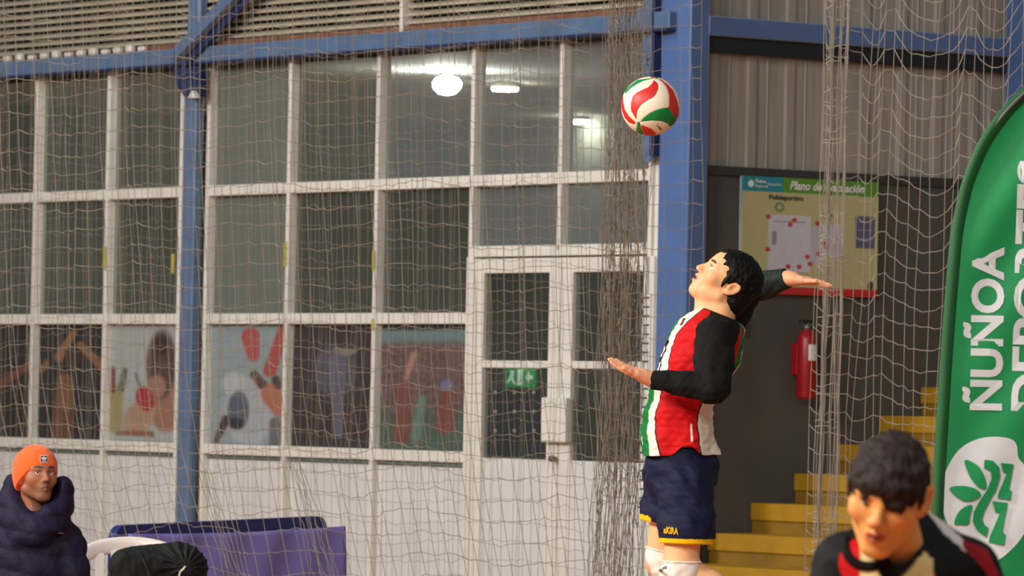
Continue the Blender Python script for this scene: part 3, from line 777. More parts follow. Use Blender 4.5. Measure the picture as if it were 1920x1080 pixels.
for c, n, sp in ((1543, 9, .012), (1575, 6, .008), (1560, 4, .03)):
    for k in range(n):
        b0 = at(c, 600, 25.0); ph = rs.rand(2) * 6.28
        x = b0[0] + rs.normal(0, sp) * (1 + .5 * np.sin(zz * .8 + ph[0])) + .004 * np.sin(zz * 9 + ph[1]) + .010 * (zz - 1.5) * (1 if c < 1550 else .5)
        bn.tube(np.stack([x, b0[1] + rs.normal(0, .01) + .0 * zz, zz], 1), .0024, 3)
for k in range(60):
    z0 = rs.rand() * 4 + .3; b0 = at(1532, 600, 25.0); x = np.linspace(0, .11, 5); q = np.stack([b0[0] + x + .01 * (z0 - 1.5), b0[1] + 0 * x, z0 + rs.normal(0, .008, 5)], 1); bn.tube(q, .002, 3)
bn.build('gathered_edge', m_net3, net3, kind='stuff')

# ================================================================== BARRIER, CHAIRS, BAG
pA = at(217, 985, 26.2); pB = at(614, 968, 27.4)
ax = (pB - pA); ax[2] = 0; W_ = np.linalg.norm(ax); ax /= W_; nb = np.array([-ax[1], ax[0], 0])
BR = frame(np.array([pA[0], pA[1], 0]), ax, nb)
ba = thing('padded_barrier', BR(W_ / 2, 0, 0), 'navy padded barrier with rounded top corners behind the black bag', 'barrier')
hA, hB = pA[2], pB[2]; rr = .07
pts = [(0, .05)] + [(rr - rr * math.cos(a), hA - rr + rr * math.sin(a)) for a in np.linspace(0, math.pi / 2, 8)] + [(W_ - rr + rr * math.sin(a), hB - rr + rr * math.cos(a)) for a in np.linspace(0, math.pi / 2, 8)] + [(W_, .05)]
m_pad = M('navy_vinyl', (24, 38, 104), .4, var=.1, scale=6)
V, F = prism(BR, pts, 0, .05); mesh('pad', V, F, m_pad, ba)
bbox_obj('foot', BR, (.1, .16, -.12, .16, 0, .05), m_navy, ba, .004); bbox_obj('foot', BR, (W_ - .2, W_ - .14, -.12, .16, 0, .05), m_navy, ba, .004)
q0 = at(232, 1002, 26.1); q1 = at(640, 988, 27.25); a0 = .06; a1 = W_ + .11
nu, nv = 60, 26; V = []
for jv in range(nv):
    for iu in range(nu):
        u = iu / (nu - 1); v = jv / (nv - 1); top = q0[2] + (q1[2] - q0[2]) * u - .012 * math.sin(math.pi * u)
        V.append(BR(a0 + (a1 - a0) * u, -.03 - .012 * math.sin(u * 14 + 2 * v) * v - .008 * math.sin(u * 31 + 5 * v) , top * (1 - v) + .06 * v))
cl = mesh('cloth_banner', V, grid_faces(nv, nu), M('purple_banner_cloth', (128, 120, 196), .7, var=.08, scale=5), None, True)
md = cl.modifiers.new('thickness', 'SOLIDIFY'); md.thickness = .004; md.offset = 0
tag(cl, 'purple cloth banner hung over the front of the navy barrier', 'banner')

m_plast = M('white_plastic', (226, 214, 208), .25, var=.03, sss=.1)
def chair(c, yaw, lab, grp='white plastic chairs'):
    c = np.asarray(c, float); X = np.array([math.cos(yaw), math.sin(yaw), 0]); Y = np.array([-math.sin(yaw), math.cos(yaw), 0])
    fr = frame(c, X, Y)                     # chair faces -Y
    t = thing('plastic_chair', c, lab, 'chair', grp)
    # seat: dished slab
    n = 15; V = []
    for top in (1, 0):
        for i in range(n):
            for j in range(n):
                u = 2 * i / (n - 1) - 1; v = 2 * j / (n - 1) - 1
                k = 1 - .10 * max(0, abs(u) + abs(v) - 1.3)
                z = .43 - .02 * (1 - u * u) * (1 - v * v) - .03 * max(0, -v - .7) - (0 if top else .014)
                V.append(fr(.22 * u * k, .22 * v * k, z))
    g = grid_faces(n, n); F = [f[::-1] for f in g] + [tuple(x + n * n for x in f) for f in g]
    per = [i for i in range(n)] + [i * n + n - 1 for i in range(1, n)] + [(n - 1) * n + i for i in range(n - 2, -1, -1)] + [i * n for i in range(n - 2, 0, -1)]
    F += [(per[i], per[(i + 1) % len(per)], per[(i + 1) % len(per)] + n * n, per[i] + n * n) for i in range(len(per))]
    mesh('seat', V, F, m_plast, t, True)
    # back rim: wide arched band
    def back(u, h):                          # u -1..1, h 0..1
        wdt = .20 + .035 * math.sin(h * 2.2)
        return fr(wdt * u, .215 + .10 * h - .06 * (u * u), .42 + .315 * h)
    path = [(-1, h) for h in np.linspace(.0, .72, 8)] + [(-math.cos(a), .72 + .28 * math.sin(a)) for a in np.linspace(.15, math.pi - .15, 15)] + [(1, h) for h in np.linspace(.72, 0, 8)]
    Pn = np.array([back(u, h) for u, h in path])
    rb = MB(); m_ = len(Pn); tg = np.gradient(Pn, axis=0); tg /= np.linalg.norm(tg, axis=1)[:, None]
    nn = np.tile(Y, (m_, 1)); sd = np.cross(tg, nn); sd /= np.linalg.norm(sd, axis=1)[:, None]
    th = np.arange(10) * 2 * np.pi / 10
    V = (Pn[:, None] + sd[:, None] * (.036 * np.cos(th))[None, :, None] + nn[:, None] * (.011 * np.sin(th))[None, :, None]).reshape(-1, 3)
    F = [f[::-1] for f in grid_faces(m_, 10, True)] + [tuple(range(10)), tuple((m_ - 1) * 10 + 9 - k for k in range(10))]
    mesh('back_rim', V, F, m_plast, t, True)
    for u in (-.6, -.3, 0, .3, .6):
        hs = np.linspace(.02, .95 - .22 * u * u, 8); sp = MB(); Q = np.array([back(u, h) for h in hs]); V = []
        for q in Q:
            for (a, b) in ((-.019, -.005), (.019, -.005), (.019, .005), (-.019, .005)): V.append(q + X * a + Y * b)
        mesh('back_slat', V, grid_faces(8, 4, True) + [(3, 2, 1, 0), (28, 29, 30, 31)], m_plast, t)
    for sx_ in (-1, 1):
        for sy_ in (-1, 1):
            a = fr(.20 * sx_, .19 * sy_, .42); b = fr(.235 * sx_, .24 * sy_, 0)
            V = []
            for p_, r_ in ((a, .028), (b, .017)):
                for (i, j) in ((-1, -1), (1, -1), (1, 1), (-1, 1)): V.append(p_ + X * r_ * i + Y * r_ * j)
            mesh('leg', V, [(0, 1, 5, 4), (1, 2, 6, 5), (2, 3, 7, 6), (3, 0, 4, 7), (3, 2, 1, 0), (4, 5, 6, 7)], m_plast, t)
        arm = MB().tube([fr(.225 * sx_, .19, .575), fr(.255 * sx_, .10, .585), fr(.26 * sx_, -.1, .58), fr(.255 * sx_, -.19, .55), fr(.235 * sx_, -.21, .43)], [.02, .024, .024, .024, .02], 8, True, ref=(1, .3, 0))
        arm.build('armrest', m_plast, t, True)
    return t
ct = at(262, 1018, 24.2); chc = np.array([ct[0] - .005, ct[1] - .3, 0])
chair(chc, .12, 'white plastic chair holding the black drawstring bag')

# ================================================================== FEATHER FLAG
ZF = 17.5
m_flag = M('green_flag_cloth', (6, 142, 78), .65, var=.08, scale=5); m_hem = M('dark_green_flag_sleeve', (6, 84, 34), .6, var=.12, scale=7)
edge = np.array([(1740, 1230), (1745, 1080), (1752, 900), (1764, 700), (1776, 540), (1786, 430), (1806, 340), (1838, 262), (1880, 204), (1925, 160), (1985, 118), (2060, 92), (2110, 98)], float)
sgm = np.r_[0, np.cumsum(np.hypot(*np.diff(edge, axis=0).T))]; tt = np.linspace(0, sgm[-1], 110)
ex_, ey_ = np.interp(tt, sgm, edge[:, 0]), np.interp(tt, sgm, edge[:, 1])
for _ in range(6):
    ex_[1:-1] = (ex_[:-2] + 2 * ex_[1:-1] + ex_[2:]) / 4; ey_[1:-1] = (ey_[:-2] + 2 * ey_[1:-1] + ey_[2:]) / 4
EP = np.array([at(a, b, ZF) for a, b in zip(ex_, ey_)])
xr = at(2120, 500, ZF)[0]; nu = 48; V = []
def flag_y(x, z):
    x0 = EP[0][0]; d = (x - x0)
    return ZF + .10 * d + .012 * np.sin((z * 1.0 - x * 1.6) * 16) * np.clip(d * 6, 0, 1) * (.35 + .65 * np.clip((z - 1.6) * 1.5, 0, 1))
for p in EP:
    for i in range(nu):
        u = i / (nu - 1); x = p[0] + (max(xr, p[0] + .01) - p[0]) * u
        V.append((x, flag_y(x, p[2]), p[2]))
fg = thing('feather_flag', np.array([EP[0][0], ZF, 0]), 'tall green feather flag with white lettering and leaf emblem at the right edge', 'flag')
fo = mesh('cloth', V, [f[::-1] for f in grid_faces(len(EP), nu)], m_flag, fg, True); md = fo.modifiers.new('thickness', 'SOLIDIFY'); md.thickness = .002; md.offset = 0
bv = bvh_of(fo)
# pole sleeve along the curved edge: flat dark band with a round pole inside
hv = []
tg = np.gradient(EP, axis=0); tg /= np.linalg.norm(tg, axis=1)[:, None]; nr_ = np.stack([tg[:, 2], 0 * tg[:, 0], -tg[:, 0]], 1)
for p, n_ in zip(EP, nr_):
    for k, dpt in ((-.006, 0), (.0, -.012), (.016, -.016), (.030, -.010), (.034, -.003)):
        q = p + n_ * k; hv.append((q[0], flag_y(q[0], q[2]) + dpt - .001, q[2]))
hs_ = mesh('pole_sleeve', hv, [f[::-1] for f in grid_faces(len(EP), 5)], m_hem, fg, True)
pole = EP + nr_ * .012 + np.array([0, .006, 0]); pole = np.vstack([[pole[0][0], pole[0][1], .0], pole]); MB().tube(pole, .008, 8, True).build('pole', M('pole_grey', (90, 90, 88), .4, metal=.5), fg, True)
V, F = lathe([(.001, 0), (.2, 0), (.2, .03), (.05, .05), (.02, .12), (.001, .12)], 24); mesh('base', V + np.array([EP[0][0] + .02, ZF, 0]), F, m_navy, fg, True)
m_fw = M('white_flag_print', (214, 220, 222), .65, var=.04)
def flag_text(s, p0, p1, hpx, side, bold=.03):
    a = at(*p0, ZF); b = at(*p1, ZF); U = b - a; ln = np.linalg.norm(U); U /= ln; Wv = np.array([-U[2], 0, U[0]])
    V, F = text_mesh(s, bold); V[:, 0] -= V[:, 0].min(); base = V[:, 1].min()
    capH = text_mesh('U', bold)[0][:, 1].max() - text_mesh('U', bold)[0][:, 1].min()
    V[:, 0] *= ln / V[:, 0].max(); V[:, 1] *= hpx / (FPX / ZF) / capH
    P = a + V[:, :1] * U + V[:, 1:2] * Wv
    return mesh('lettering', drop_on(P, bv, (0, 1, 0), .003), F, m_fw, fg)
flag_text('ÑUÑOA', (1877, 770), (1882, 463), 62, -1, .035)
flag_text('DEPORTES', (1955, 772), (1968, 300), 62, -1, .035)
def flag_poly(name, pts, mat, lift):
    # fine triangulated patch from an outline in the flag's plane
    P = np.array([at(a, b, ZF) for a, b in pts]); c = P.mean(0); n = len(P); V = [c]; rings = 7
    for r_ in range(1, rings + 1): V += list(c + (P - c) * r_ / rings)
    F = [(0, 1 + i, 1 + (i + 1) % n) for i in range(n)]
    for r_ in range(rings - 1):
        o1 = 1 + r_ * n; o2 = o1 + n
        F += [(o1 + i, o2 + i, o2 + (i + 1) % n, o1 + (i + 1) % n) for i in range(n)]
    return mesh(name, drop_on(np.array(V), bv, (0, 1, 0), lift), F, mat, fg, True)
def spl(pts, k=6):
    P = np.array(pts, float); n = len(P); out = []
    for i in range(n):
        p0, p1, p2, p3 = P[i - 1], P[i], P[(i + 1) % n], P[(i + 2) % n]
        for t in np.arange(k) / k:
            out.append(.5 * (2 * p1 + (p2 - p0) * t + (2 * p0 - 5 * p1 + 4 * p2 - p3) * t * t + (3 * p1 - p0 - 3 * p2 + p3) * t ** 3))
    return out
flag_poly('emblem_disc', spl([(1764, 920), (1775, 880), (1800, 842), (1835, 823), (1870, 819), (1898, 824), (1908, 836), (1911, 858), (1922, 872), (1938, 900), (1936, 950), (1922, 1000), (1892, 1036), (1862, 1054), (1828, 1046), (1795, 1015), (1772, 970)]), m_fw, .003)
GP = lambda pts, k=5: flag_poly('emblem_leaf', spl(pts, k), m_flag, .010)
GP([(1809, 863), (1832, 872), (1846, 894), (1849, 916), (1834, 913), (1818, 893)])
GP([(1780, 916), (1805, 911), (1830, 917), (1839, 929), (1822, 939), (1800, 937)])
GP([(1789, 982), (1796, 962), (1810, 950), (1823, 948), (1819, 968), (1816, 983), (1800, 984)])
def flag_strip(name, L_, R_):
    n = len(L_); V = []
    for a, b in zip(L_, R_):
        for t in np.linspace(0, 1, 5): V.append(at(a[0] + (b[0] - a[0]) * t, a[1] + (b[1] - a[1]) * t, ZF))
    mesh(name, drop_on(np.array(V), bv, (0, 1, 0), .010), grid_faces(n, 5), m_flag, fg)
flag_strip('emblem_stem', [(1846, 863), (1845, 878), (1858, 884), (1860, 897), (1852, 918), (1838, 938), (1826, 960), (1824, 978), (1832, 994), (1850, 1008)],
           [(1848, 862), (1862, 864), (1874, 876), (1876, 895), (1868, 920), (1856, 940), (1846, 960), (1842, 974), (1846, 984), (1854, 990)])
for oy, ox in ((0, 0), (78, -14)):
    k = 1.0 if oy == 0 else 1.18
    q = [(1877, 868), (1902, 871), (1900, 880), (1893, 918), (1898, 921), (1896, 938), (1871, 934), (1873, 925), (1889, 887), (1882, 886)]
    cx, cy = 1886, 903
    pts = [(cx + (a - cx) * k + ox, cy + (b - cy) * k + oy) for a, b in q]
    V = drop_on(np.array([at(a, b, ZF) for a, b in pts]), bv, (0, 1, 0), .010); mesh('emblem_zigzag', V, [(0, 1, 2), (0, 2, 9), (9, 2, 8), (8, 2, 3), (8, 3, 7), (7, 3, 6), (3, 4, 6), (4, 5, 6)], m_flag, fg)

# ================================================================== VOLLEYBALL
bc = at(1220, 199, 19.9); BRAD = .1105
bl = thing('volleyball', bc, 'red, white and green volleyball in the air above the server', 'ball')
nla, nlo = 150, 300
ph = np.linspace(1e-3, math.pi - 1e-3, nla); lo_ = np.arange(nlo) * 2 * math.pi / nlo
D = np.stack([np.sin(ph)[:, None] * np.cos(lo_), -np.cos(ph)[:, None] * np.ones(nlo), np.sin(ph)[:, None] * np.sin(lo_)], -1).reshape(-1, 3)   # poles along the view axis
F = np.array([f[::-1] for f in grid_faces(nla, nlo, True)]); cen = D[F].mean(1)
def zc(pts): return [((a - 539) / 300., (532 - b) / 300.) for a, b in pts]     # outline points measured on the ball
def inside(P, x, y):
    P = np.array(P); c = np.zeros(x.shape, bool); n = len(P)
    for i in range(n):
        x0, y0 = P[i - 1]; x1, y1 = P[i]
        c ^= ((y0 > y) != (y1 > y)) & (x < (x1 - x0) * (y - y0) / (y1 - y0 + 1e-12) + x0)
    return c
shapes = [  # name, outline, colour (later ones lie on top)
    ('a', [(570, 240), (250, 430), (255, 560), (390, 690), (405, 712), (330, 560), (350, 450), (430, 385), (520, 330), (562, 278)], 'w'),
    ('b', spl(zc([(566, 278), (592, 298), (610, 340), (596, 400), (560, 455), (500, 492), (440, 535), (405, 585), (393, 640), (396, 676), (372, 652), (340, 600), (331, 540), (338, 478), (370, 425), (430, 388), (500, 355), (545, 310)])), 'r'),
    ('c', zc([(604, 252), (640, 262), (700, 310), (760, 370), (800, 460), (826, 560), (826, 620), (805, 662), (760, 610), (716, 562), (722, 500), (718, 420), (690, 340), (650, 290)]), 'r'),
    ('d', zc([(430, 706), (470, 660), (530, 615), (600, 582), (660, 566), (710, 556), (740, 590), (806, 662), (790, 700), (742, 742), (700, 712), (640, 696), (560, 694), (490, 700)]), 'g'),
    ('e', zc([(436, 736), (480, 750), (550, 775), (596, 812), (590, 850), (520, 850), (480, 826), (452, 780)]), 'r'),
    ('f', zc([(398, 715), (428, 705), (434, 740), (450, 780), (480, 830), (430, 830), (396, 790), (400, 750)]), 'g'),
    ('h', zc([(244, 440), (256, 440), (258, 500), (272, 575), (310, 640), (350, 680), (392, 716), (370, 732), (320, 712), (275, 660), (250, 600), (230, 520)]), 'r'),
    ('k', zc([(268, 412), (280, 375), (330, 320), (400, 270), (540, 252), (535, 262), (460, 282), (390, 320), (330, 365), (290, 405)]), 'g'),
    ('m', zc([(530, 225), (565, 225), (572, 252), (540, 255)]), 'r'), ('n', zc([(572, 225), (610, 238), (604, 258), (574, 258)]), 'g')]
for nm, mir in (('front', 1), ('back', -1)): pass
cls = np.zeros(len(F), int)
x, y = cen[:, 0].copy(), cen[:, 2].copy(); back = cen[:, 1] > 0
x[back] *= -1
colcode = ['w']
for k, (nm, pts, cc_) in enumerate(shapes[1:], 1):
    m = inside(pts, x, y); cls[m] = k; colcode.append(cc_)
cls[back & (cls > 0)] += 20
# the white ground splits where the shapes divide it
g0 = cls == 0
low = g0 & (y < -.52); cls[low & ~back] = 60; cls[low & back] = 61
cls[(cls == 0) & back] = 62
vcl = np.full(len(D), -1); edge_v = np.zeros(len(D), bool)
for c_ in range(4):
    v = F[:, c_]; m = (vcl[v] >= 0) & (vcl[v] != cls); edge_v[v[m]] = True; vcl[v] = cls
for c_ in range(4):
    v = F[:, c_]; edge_v[v[vcl[v] != cls]] = True
PV = bc + D * (BRAD * np.where(edge_v, .993, 1.0))[:, None]
bmats = dict(w=M('cream_ball_leather', (244, 230, 204), .45, var=.03, bump=.05, bscale=900), r=M('red_ball_leather', (208, 40, 34), .45, var=.04, bump=.05, bscale=900), g=M('green_ball_leather', (0, 132, 62), .45, var=.04, bump=.05, bscale=900))
names = dict(w='cream_panel', r='red_panel', g='green_panel')
for k in np.unique(cls):
    cc_ = 'w' if k in (0, 60, 61, 62) else colcode[k % 20]
    f = F[cls == k]; used, inv = np.unique(f, return_inverse=True)
    mesh(names[cc_], PV[used], inv.reshape(f.shape), bmats[cc_], bl, True)
V, Ft = text_mesh('Lega', .02); V -= V.min(0); V[:, 0] *= .026 / V[:, 0].max(); V[:, 1] *= .011 / V[:, 1].max()
a_ = -.75; u2 = np.array([math.cos(a_), math.sin(a_)]); w2 = np.array([-u2[1], u2[0]])
Q = np.array([((590 - 539) / 300 * BRAD, (532 - 742) / 300 * BRAD)]) + V[:, :1] * u2 + V[:, 1:2] * w2
Q3 = np.stack([Q[:, 0], -np.sqrt(np.maximum(1e-5, (BRAD * 1.004) ** 2 - (Q ** 2).sum(1))), Q[:, 1]], 1)
mesh('ball_lettering', bc + Q3, Ft, m_tick, bl)
# ================================================================== PEOPLE
m_skin = M('skin', vc=True, rough=.48, var=.04, scale=30, sss=.12, spec=.35)
m_hair = M('black_hair', (9, 8, 8), .6, var=.3, scale=60, spec=.2, bump=.35, bscale=160)
m_hair2 = M('dark_brown_hair', (40, 29, 24), .6, var=.4, scale=50, spec=.2, bump=.35, bscale=120)
m_eye = M('eyeball', vc=True, rough=.15, var=.0)
m_blk = M('black_sports_fabric', (17, 17, 17), .85, var=.15, scale=30, bump=.15, bscale=250, spec=.2)
EARTILT = .55
def add_head(S, c, R, s=1.0, mouth=.0, wide=1.0, lid=.0150, ear=1.0):
    T = lambda x, y, z: c + s * (R @ np.array([x * wide, y, z]))
    E = lambda p, r, k=.012, op='u': S.ell(T(*p), np.array(r) * s * np.array([wide, 1, 1]), R, k * s, op)
    K = lambda a, b, ra, rb=None, k=.012, op='u': S.cap(T(*a), T(*b), ra * s, (rb if rb is not None else ra) * s, k * s, op)
    E((0, -.012, .036), (.074, .093, .082), .001); E((0, .03, -.012), (.064, .064, .088), .03)
    E((0, .045, .045), (.055, .045, .045), .03)
    for q in (-1, 1):
        K((q * .052, -.005, -.058), (q * .016, .062, -.098), .020, .018, .022)
        E((q * .043, .058, -.022), (.024, .022, .022), .025)
        K((q * .014, .086, .022), (q * .046, .072, .023), .009, .009, .014)
        E((q * .030, .100, .003), (.018, .016, .0125), k=.010, op='s')
        K((q * .017, .083, .003), (q * .030, .0870, lid), .0032, .0035, .004); K((q * .030, .0870, lid), (q * .046, .076, .005), .004, .0035, .004)
        K((q * .017, .083, .001), (q * .031, .0855, -.0085), .003, .0032, .004); K((q * .031, .0855, -.0085), (q * .046, .075, .001), .0035, .003, .004)
        E((q * .0115, .097, -.033), (.009, .0105, .0075), .006)
    K((0, .084, .018), (0, .111, -.027), .0085, .0115, .012); E((0, .110, -.029), (.0115, .010, .0095), .006)
    E((0, .070, -.100), (.024, .020, .018), .02)
    E((0, .072, -.062), (.030, .026, .030), .018)
    K((-.017, .092, -.060 + mouth), (0, .1005, -.057 + mouth), .005, .0062, .006); K((.017, .092, -.060 + mouth), (0, .1005, -.057 + mouth), .005, .0062, .006)
    K((-.015, .090, -.070), (0, .0975, -.072), .0055, .0072, .006); K((.015, .090, -.070), (0, .0975, -.072), .0055, .0072, .006)
    E((0, .1005, -.0645 + mouth / 2), (.017, .012 if mouth > 0 else .005, .0014 + mouth), .003, 's')
    for q in (-1, 1):
        Re = R @ np.array(Matrix.Rotation(q * .35, 3, 'Z') @ Matrix.Rotation(EARTILT, 3, 'X'))
        S.ell(T(q * .077, -.022, -.006), np.array((.0095, .023 * ear, .036 * ear)) * s, Re, .004 * s)
        S.ell(T(q * .0895, -.020, -.002), np.array((.0105, .0145, .0235)) * s, Re, .003 * s, 's')
        S.ell(T(q * .076, -.010, -.006), np.array((.006, .006, .008)) * s, Re, .004 * s)
def face_col(V, c, R, s, base, lip=(190, 110, 96), brow=(34, 26, 24), beard=0.0, wide=1.0, warm=(214, 126, 96)):
    q = (V - c) @ R / s; x = np.abs(q[:, 0]) / wide; y = q[:, 1]; z = q[:, 2]
    C = np.tile(np.array(base, float), (len(V), 1))
    def g(m, col, k):
        nonlocal C
        m = (np.clip(m, 0, 1) * k)[:, None]; C = C * (1 - m) + m * np.array(col, float)
    f = (y > .0)
    g(np.exp(-(((x - .042) / .02) ** 2 + ((z + .028) / .02) ** 2)) * f, warm, .35)
    g(np.exp(-((x / .014) ** 2 + ((z + .03) / .014) ** 2)) * (y > .09), warm, .55)
    lipm = np.clip(1.2 - np.sqrt((x / .022) ** 2 + ((z + .0645) / .0115) ** 2), 0, .35) / .35
    g(lipm * (y > .08), lip, .8)
    g(np.clip(1.25 - np.sqrt((x / .014) ** 2 + ((z + .0645) / .0035) ** 2), 0, .3) / .3 * (y > .075), (84, 34, 30), .65)
    bz = .0225 + .004 * np.sin(np.clip((x - .012) / .04, 0, 1) * 2.6)
    g(np.clip(1.3 - np.sqrt(((x - .031) / .019) ** 2 + ((z - bz - .002) / .0045) ** 2), 0, .5) / .5 * (y > .06), brow, .85)
    g(np.clip(1.25 - np.sqrt(((x - .031) / .0155) ** 2 + ((z - .0115) / .003) ** 2), 0, .4) / .4 * (y > .07), (60, 40, 34), .6)
    g(((x > .004) & (x < .0115)) * np.exp(-((z + .0395) / .0025) ** 2) * (y > .09), (110, 50, 40), .8)
    er = np.exp(-(((y + .02) / .012) ** 2 + ((z + .002) / .02) ** 2)) * (x > .070); g(er, (176, 92, 66), .55)
    if beard:
        g(np.clip((-.045 - z) / .02, 0, 1) * (y > -.0), (92, 66, 52), beard)
        g(np.clip(1.3 - np.sqrt((x / .024) ** 2 + ((z + .049) / .006) ** 2), 0, .5) / .5 * (y > .08), (92, 62, 48), beard * 1.2)
    return C
def eyeballs(c, R, s, look, parent, iris=(58, 36, 24), wide=1.0):
    look = np.asarray(look, float); look /= np.linalg.norm(look)
    for q in (-1, 1):
        V, F = lathe([(math.sin(a), -math.cos(a)) for a in np.linspace(.02, math.pi - .02, 24)], 28)
        ang = np.arccos(np.clip(V @ look, -1, 1)); C = np.tile(lin((228, 220, 212)), (len(V), 1))
        C[ang < .54] = lin(iris); C[ang < .27] = lin((12, 10, 10))
        mesh('eye', c + s * (V * .0122 + np.array([q * .031 * wide, .0772, .0030])) @ R.T, [f for f in F], m_eye, parent, True, col=C)
def hand(S, w, d, n, t, s=1.0, curl=(8, 12, 10), spread=.05, thumb=(.75, .6)):
    w = np.asarray(w, float); B = ortho(d, n); d = B[:, 1]; n = B[:, 2]; t = np.asarray(t, float); t = t - d * (t @ d) - n * (t @ n); t /= np.linalg.norm(t)
    for i, (o, ln) in enumerate(zip((.030, .010, -.010, -.028), (.070, .078, .072, .056))):
        k = w + s * (d * (.088 - .004 * abs(i - 1)) + t * o); S.cap(w + t * o * .6 * s, k, .0155 * s, .0105 * s, .016 * s)
        a = 0.0; p = k; dd = d + t * spread * (1.2 - i * .8); dd /= np.linalg.norm(dd)
        for j, (fr_, cu) in enumerate(zip((.46, .30, .24), curl)):
            a += math.radians(cu); v = dd * math.cos(a) + n * math.sin(a); q = p + v * ln * fr_ * s
            S.cap(p, q, (.0095 - .0012 * j) * s, (.0086 - .0012 * j) * s, .003 * s); p = q
    b = w + s * (d * .018 + t * .022 + n * .006); S.cap(b, b + s * (d * .03 + t * .012 + n * .004), .017 * s, .0145 * s, .016 * s)
    p = b + s * (d * .026 + t * .012)
    for ln, r_ in ((.034, .0115), (.03, .0098)):
        v = d * thumb[0] + t * thumb[1] + n * .15; v /= np.linalg.norm(v); q = p + v * ln * s; S.cap(p, q, r_ * s, r_ * .88 * s, .006 * s); p = q
    S.cap(w - d * .03 * s, w + d * .02 * s, .024 * s, .026 * s, .015 * s)
def loft(rings, n=96, m=80, wr=None, power=2.0):
    """rings: (front point, back point, lateral half width vector) ; smooth loft, returns grid V[m,n], angle, row parameter"""
    Fp = np.array([r[0] for r in rings]); Bp = np.array([r[1] for r in rings]); Lv = np.array([r[2] for r in rings])
    k = len(rings); x = np.linspace(0, k - 1, m)
    def cr(A):
        out = np.empty((m, 3)); P = np.vstack([2 * A[0] - A[1], A, 2 * A[-1] - A[-2]])
        for i, xx in enumerate(x):
            j = min(int(xx), k - 2); t = xx - j; p0, p1, p2, p3 = P[j], P[j + 1], P[j + 2], P[j + 3]
            out[i] = .5 * (2 * p1 + (p2 - p0) * t + (2 * p0 - 5 * p1 + 4 * p2 - p3) * t * t + (3 * p1 - p0 - 3 * p2 + p3) * t ** 3)
        return out
    Fp, Bp, Lv = cr(Fp), cr(Bp), cr(Lv)
    th = np.arange(n) * 2 * np.pi / n; ce, se = np.cos(th), np.sin(th)
    e = 2.0 / power; ce2 = np.sign(ce) * np.abs(ce) ** e; se2 = np.sign(se) * np.abs(se) ** e
    V = (Fp + Bp)[:, None] / 2 + (Fp - Bp)[:, None] / 2 * ce2[None, :, None] + Lv[:, None] * se2[None, :, None]
    return V, th, x
def cloth_obj(name, V, mat, parent, col=None, flip=True, thick=.004, wrap=True):
    m, n = V.shape[:2]; F = grid_faces(m, n, wrap)
    if flip: F = [f[::-1] for f in F]
    o = mesh(name, V.reshape(-1, 3), F, mat, parent, True, col=None if col is None else col.reshape(-1, 3))
    md = o.modifiers.new('thickness', 'SOLIDIFY'); md.thickness = thick; md.offset = -1
    return o
m_jer = M('jersey_print', vc=True, rough=.7, var=.10, scale=90, bump=.2, bscale=220, spec=.2, stretch=(1, 1, 3))
RED, WHT, BLK, GRN = (206, 14, 20), (244, 232, 212), (13, 13, 13), (14, 118, 50)

# ---------------------------------------------------------------- the server
ZP = 20.0
def pp(px, py, dz=0.0): return at(px, py, ZP + dz)
ps = thing('person', pp(1275, 1150) * np.array([1, 1, 0]), 'jumping volleyball server in red, white and black jersey looking up at the ball', 'person')
hc = pp(1361, 528, 0.0); HR = ortho((-.76, -.17, .63), (.63, -.04, .77)); HS = 1.0
gx = axis(pp(1128, 0)[0], pp(1470, 0)[0] + .25, [(pp(1130, 0)[0], pp(1240, 0)[0]), (pp(1280, 0)[0], pp(1412, 0)[0]), (pp(1460, 0)[0], pp(1575, 0)[0])], .0032, .008)
gy = axis(ZP - .52, ZP + .60, [(ZP - .40, ZP - .16), (ZP - .11, ZP + .11), (ZP + .18, ZP + .42)], .0034, .008)
gz = axis(pp(0, 1250)[2], pp(0, 455)[2] + .08, [(pp(1270, 735)[2], pp(1270, 455)[2] + .06)], .0034, .008)
S = SDF(gx, gy, gz)
shN, elN, wrN = pp(1340, 632, -.17), pp(1338, 727, -.33), pp(1222, 712, -.27)
shF, elF, wrF = pp(1356, 620, .18), pp(1402, 545, .40), pp(1478, 521, .30)
S.ell(pp(1318, 665), (.10, .15, .16), None, .02); S.ell(pp(1275, 760), (.085, .13, .15), None, .06); S.ell(pp(1278, 862), (.10, .14, .11), None, .06)
S.cap(pp(1340, 625, -.12), pp(1345, 618, .13), .06, .06, .05)
S.cap(shN, elN, .05, .042, .03); S.cap(elN, wrN, .042, .027, .01); S.cap(shF, elF, .05, .042, .03); S.cap(elF, wrF, .042, .027, .01)
for hp, kn, an, toe, rh in ((pp(1288, 895, -.07), pp(1276, 1066, -.10), pp(1440, 1170, -.10), pp(1485, 1225, -.1), .072), (pp(1262, 890, .07), pp(1243, 1052, .11), pp(1330, 1215, .11), pp(1300, 1245, .11), .068)):
    S.cap(hp, kn, rh, .066, .03); S.cap(kn, kn + (an - kn) * .35, .060, .062, .02); S.cap(kn + (an - kn) * .35, an, .060, .036, .02); S.cap(an, toe, .036, .03, .02)
S.cap(hc + HR @ np.array([0, -.028, -.05]), pp(1344, 606), .058, .066, .02); S.cap(hc + HR @ np.array([0, .035, -.085]), pp(1326, 596), .035, .05, .03)
add_head(S, hc, HR, HS, mouth=.0035)
hand(S, wrN + np.array([-.012, 0, .006]), (-.95, -.06, .36), (.30, -.30, .88), (-.2, -.9, -.45), 1.0, (4, 8, 8), .05, (.9, .3))
hand(S, wrF + np.array([.004, 0, -.003]), (.97, -.05, -.10), (.1, -.25, .95), (0, -1, .1), .98, (-4, -3, 8), .03, (.95, .35))
V, Q = S.mesh()
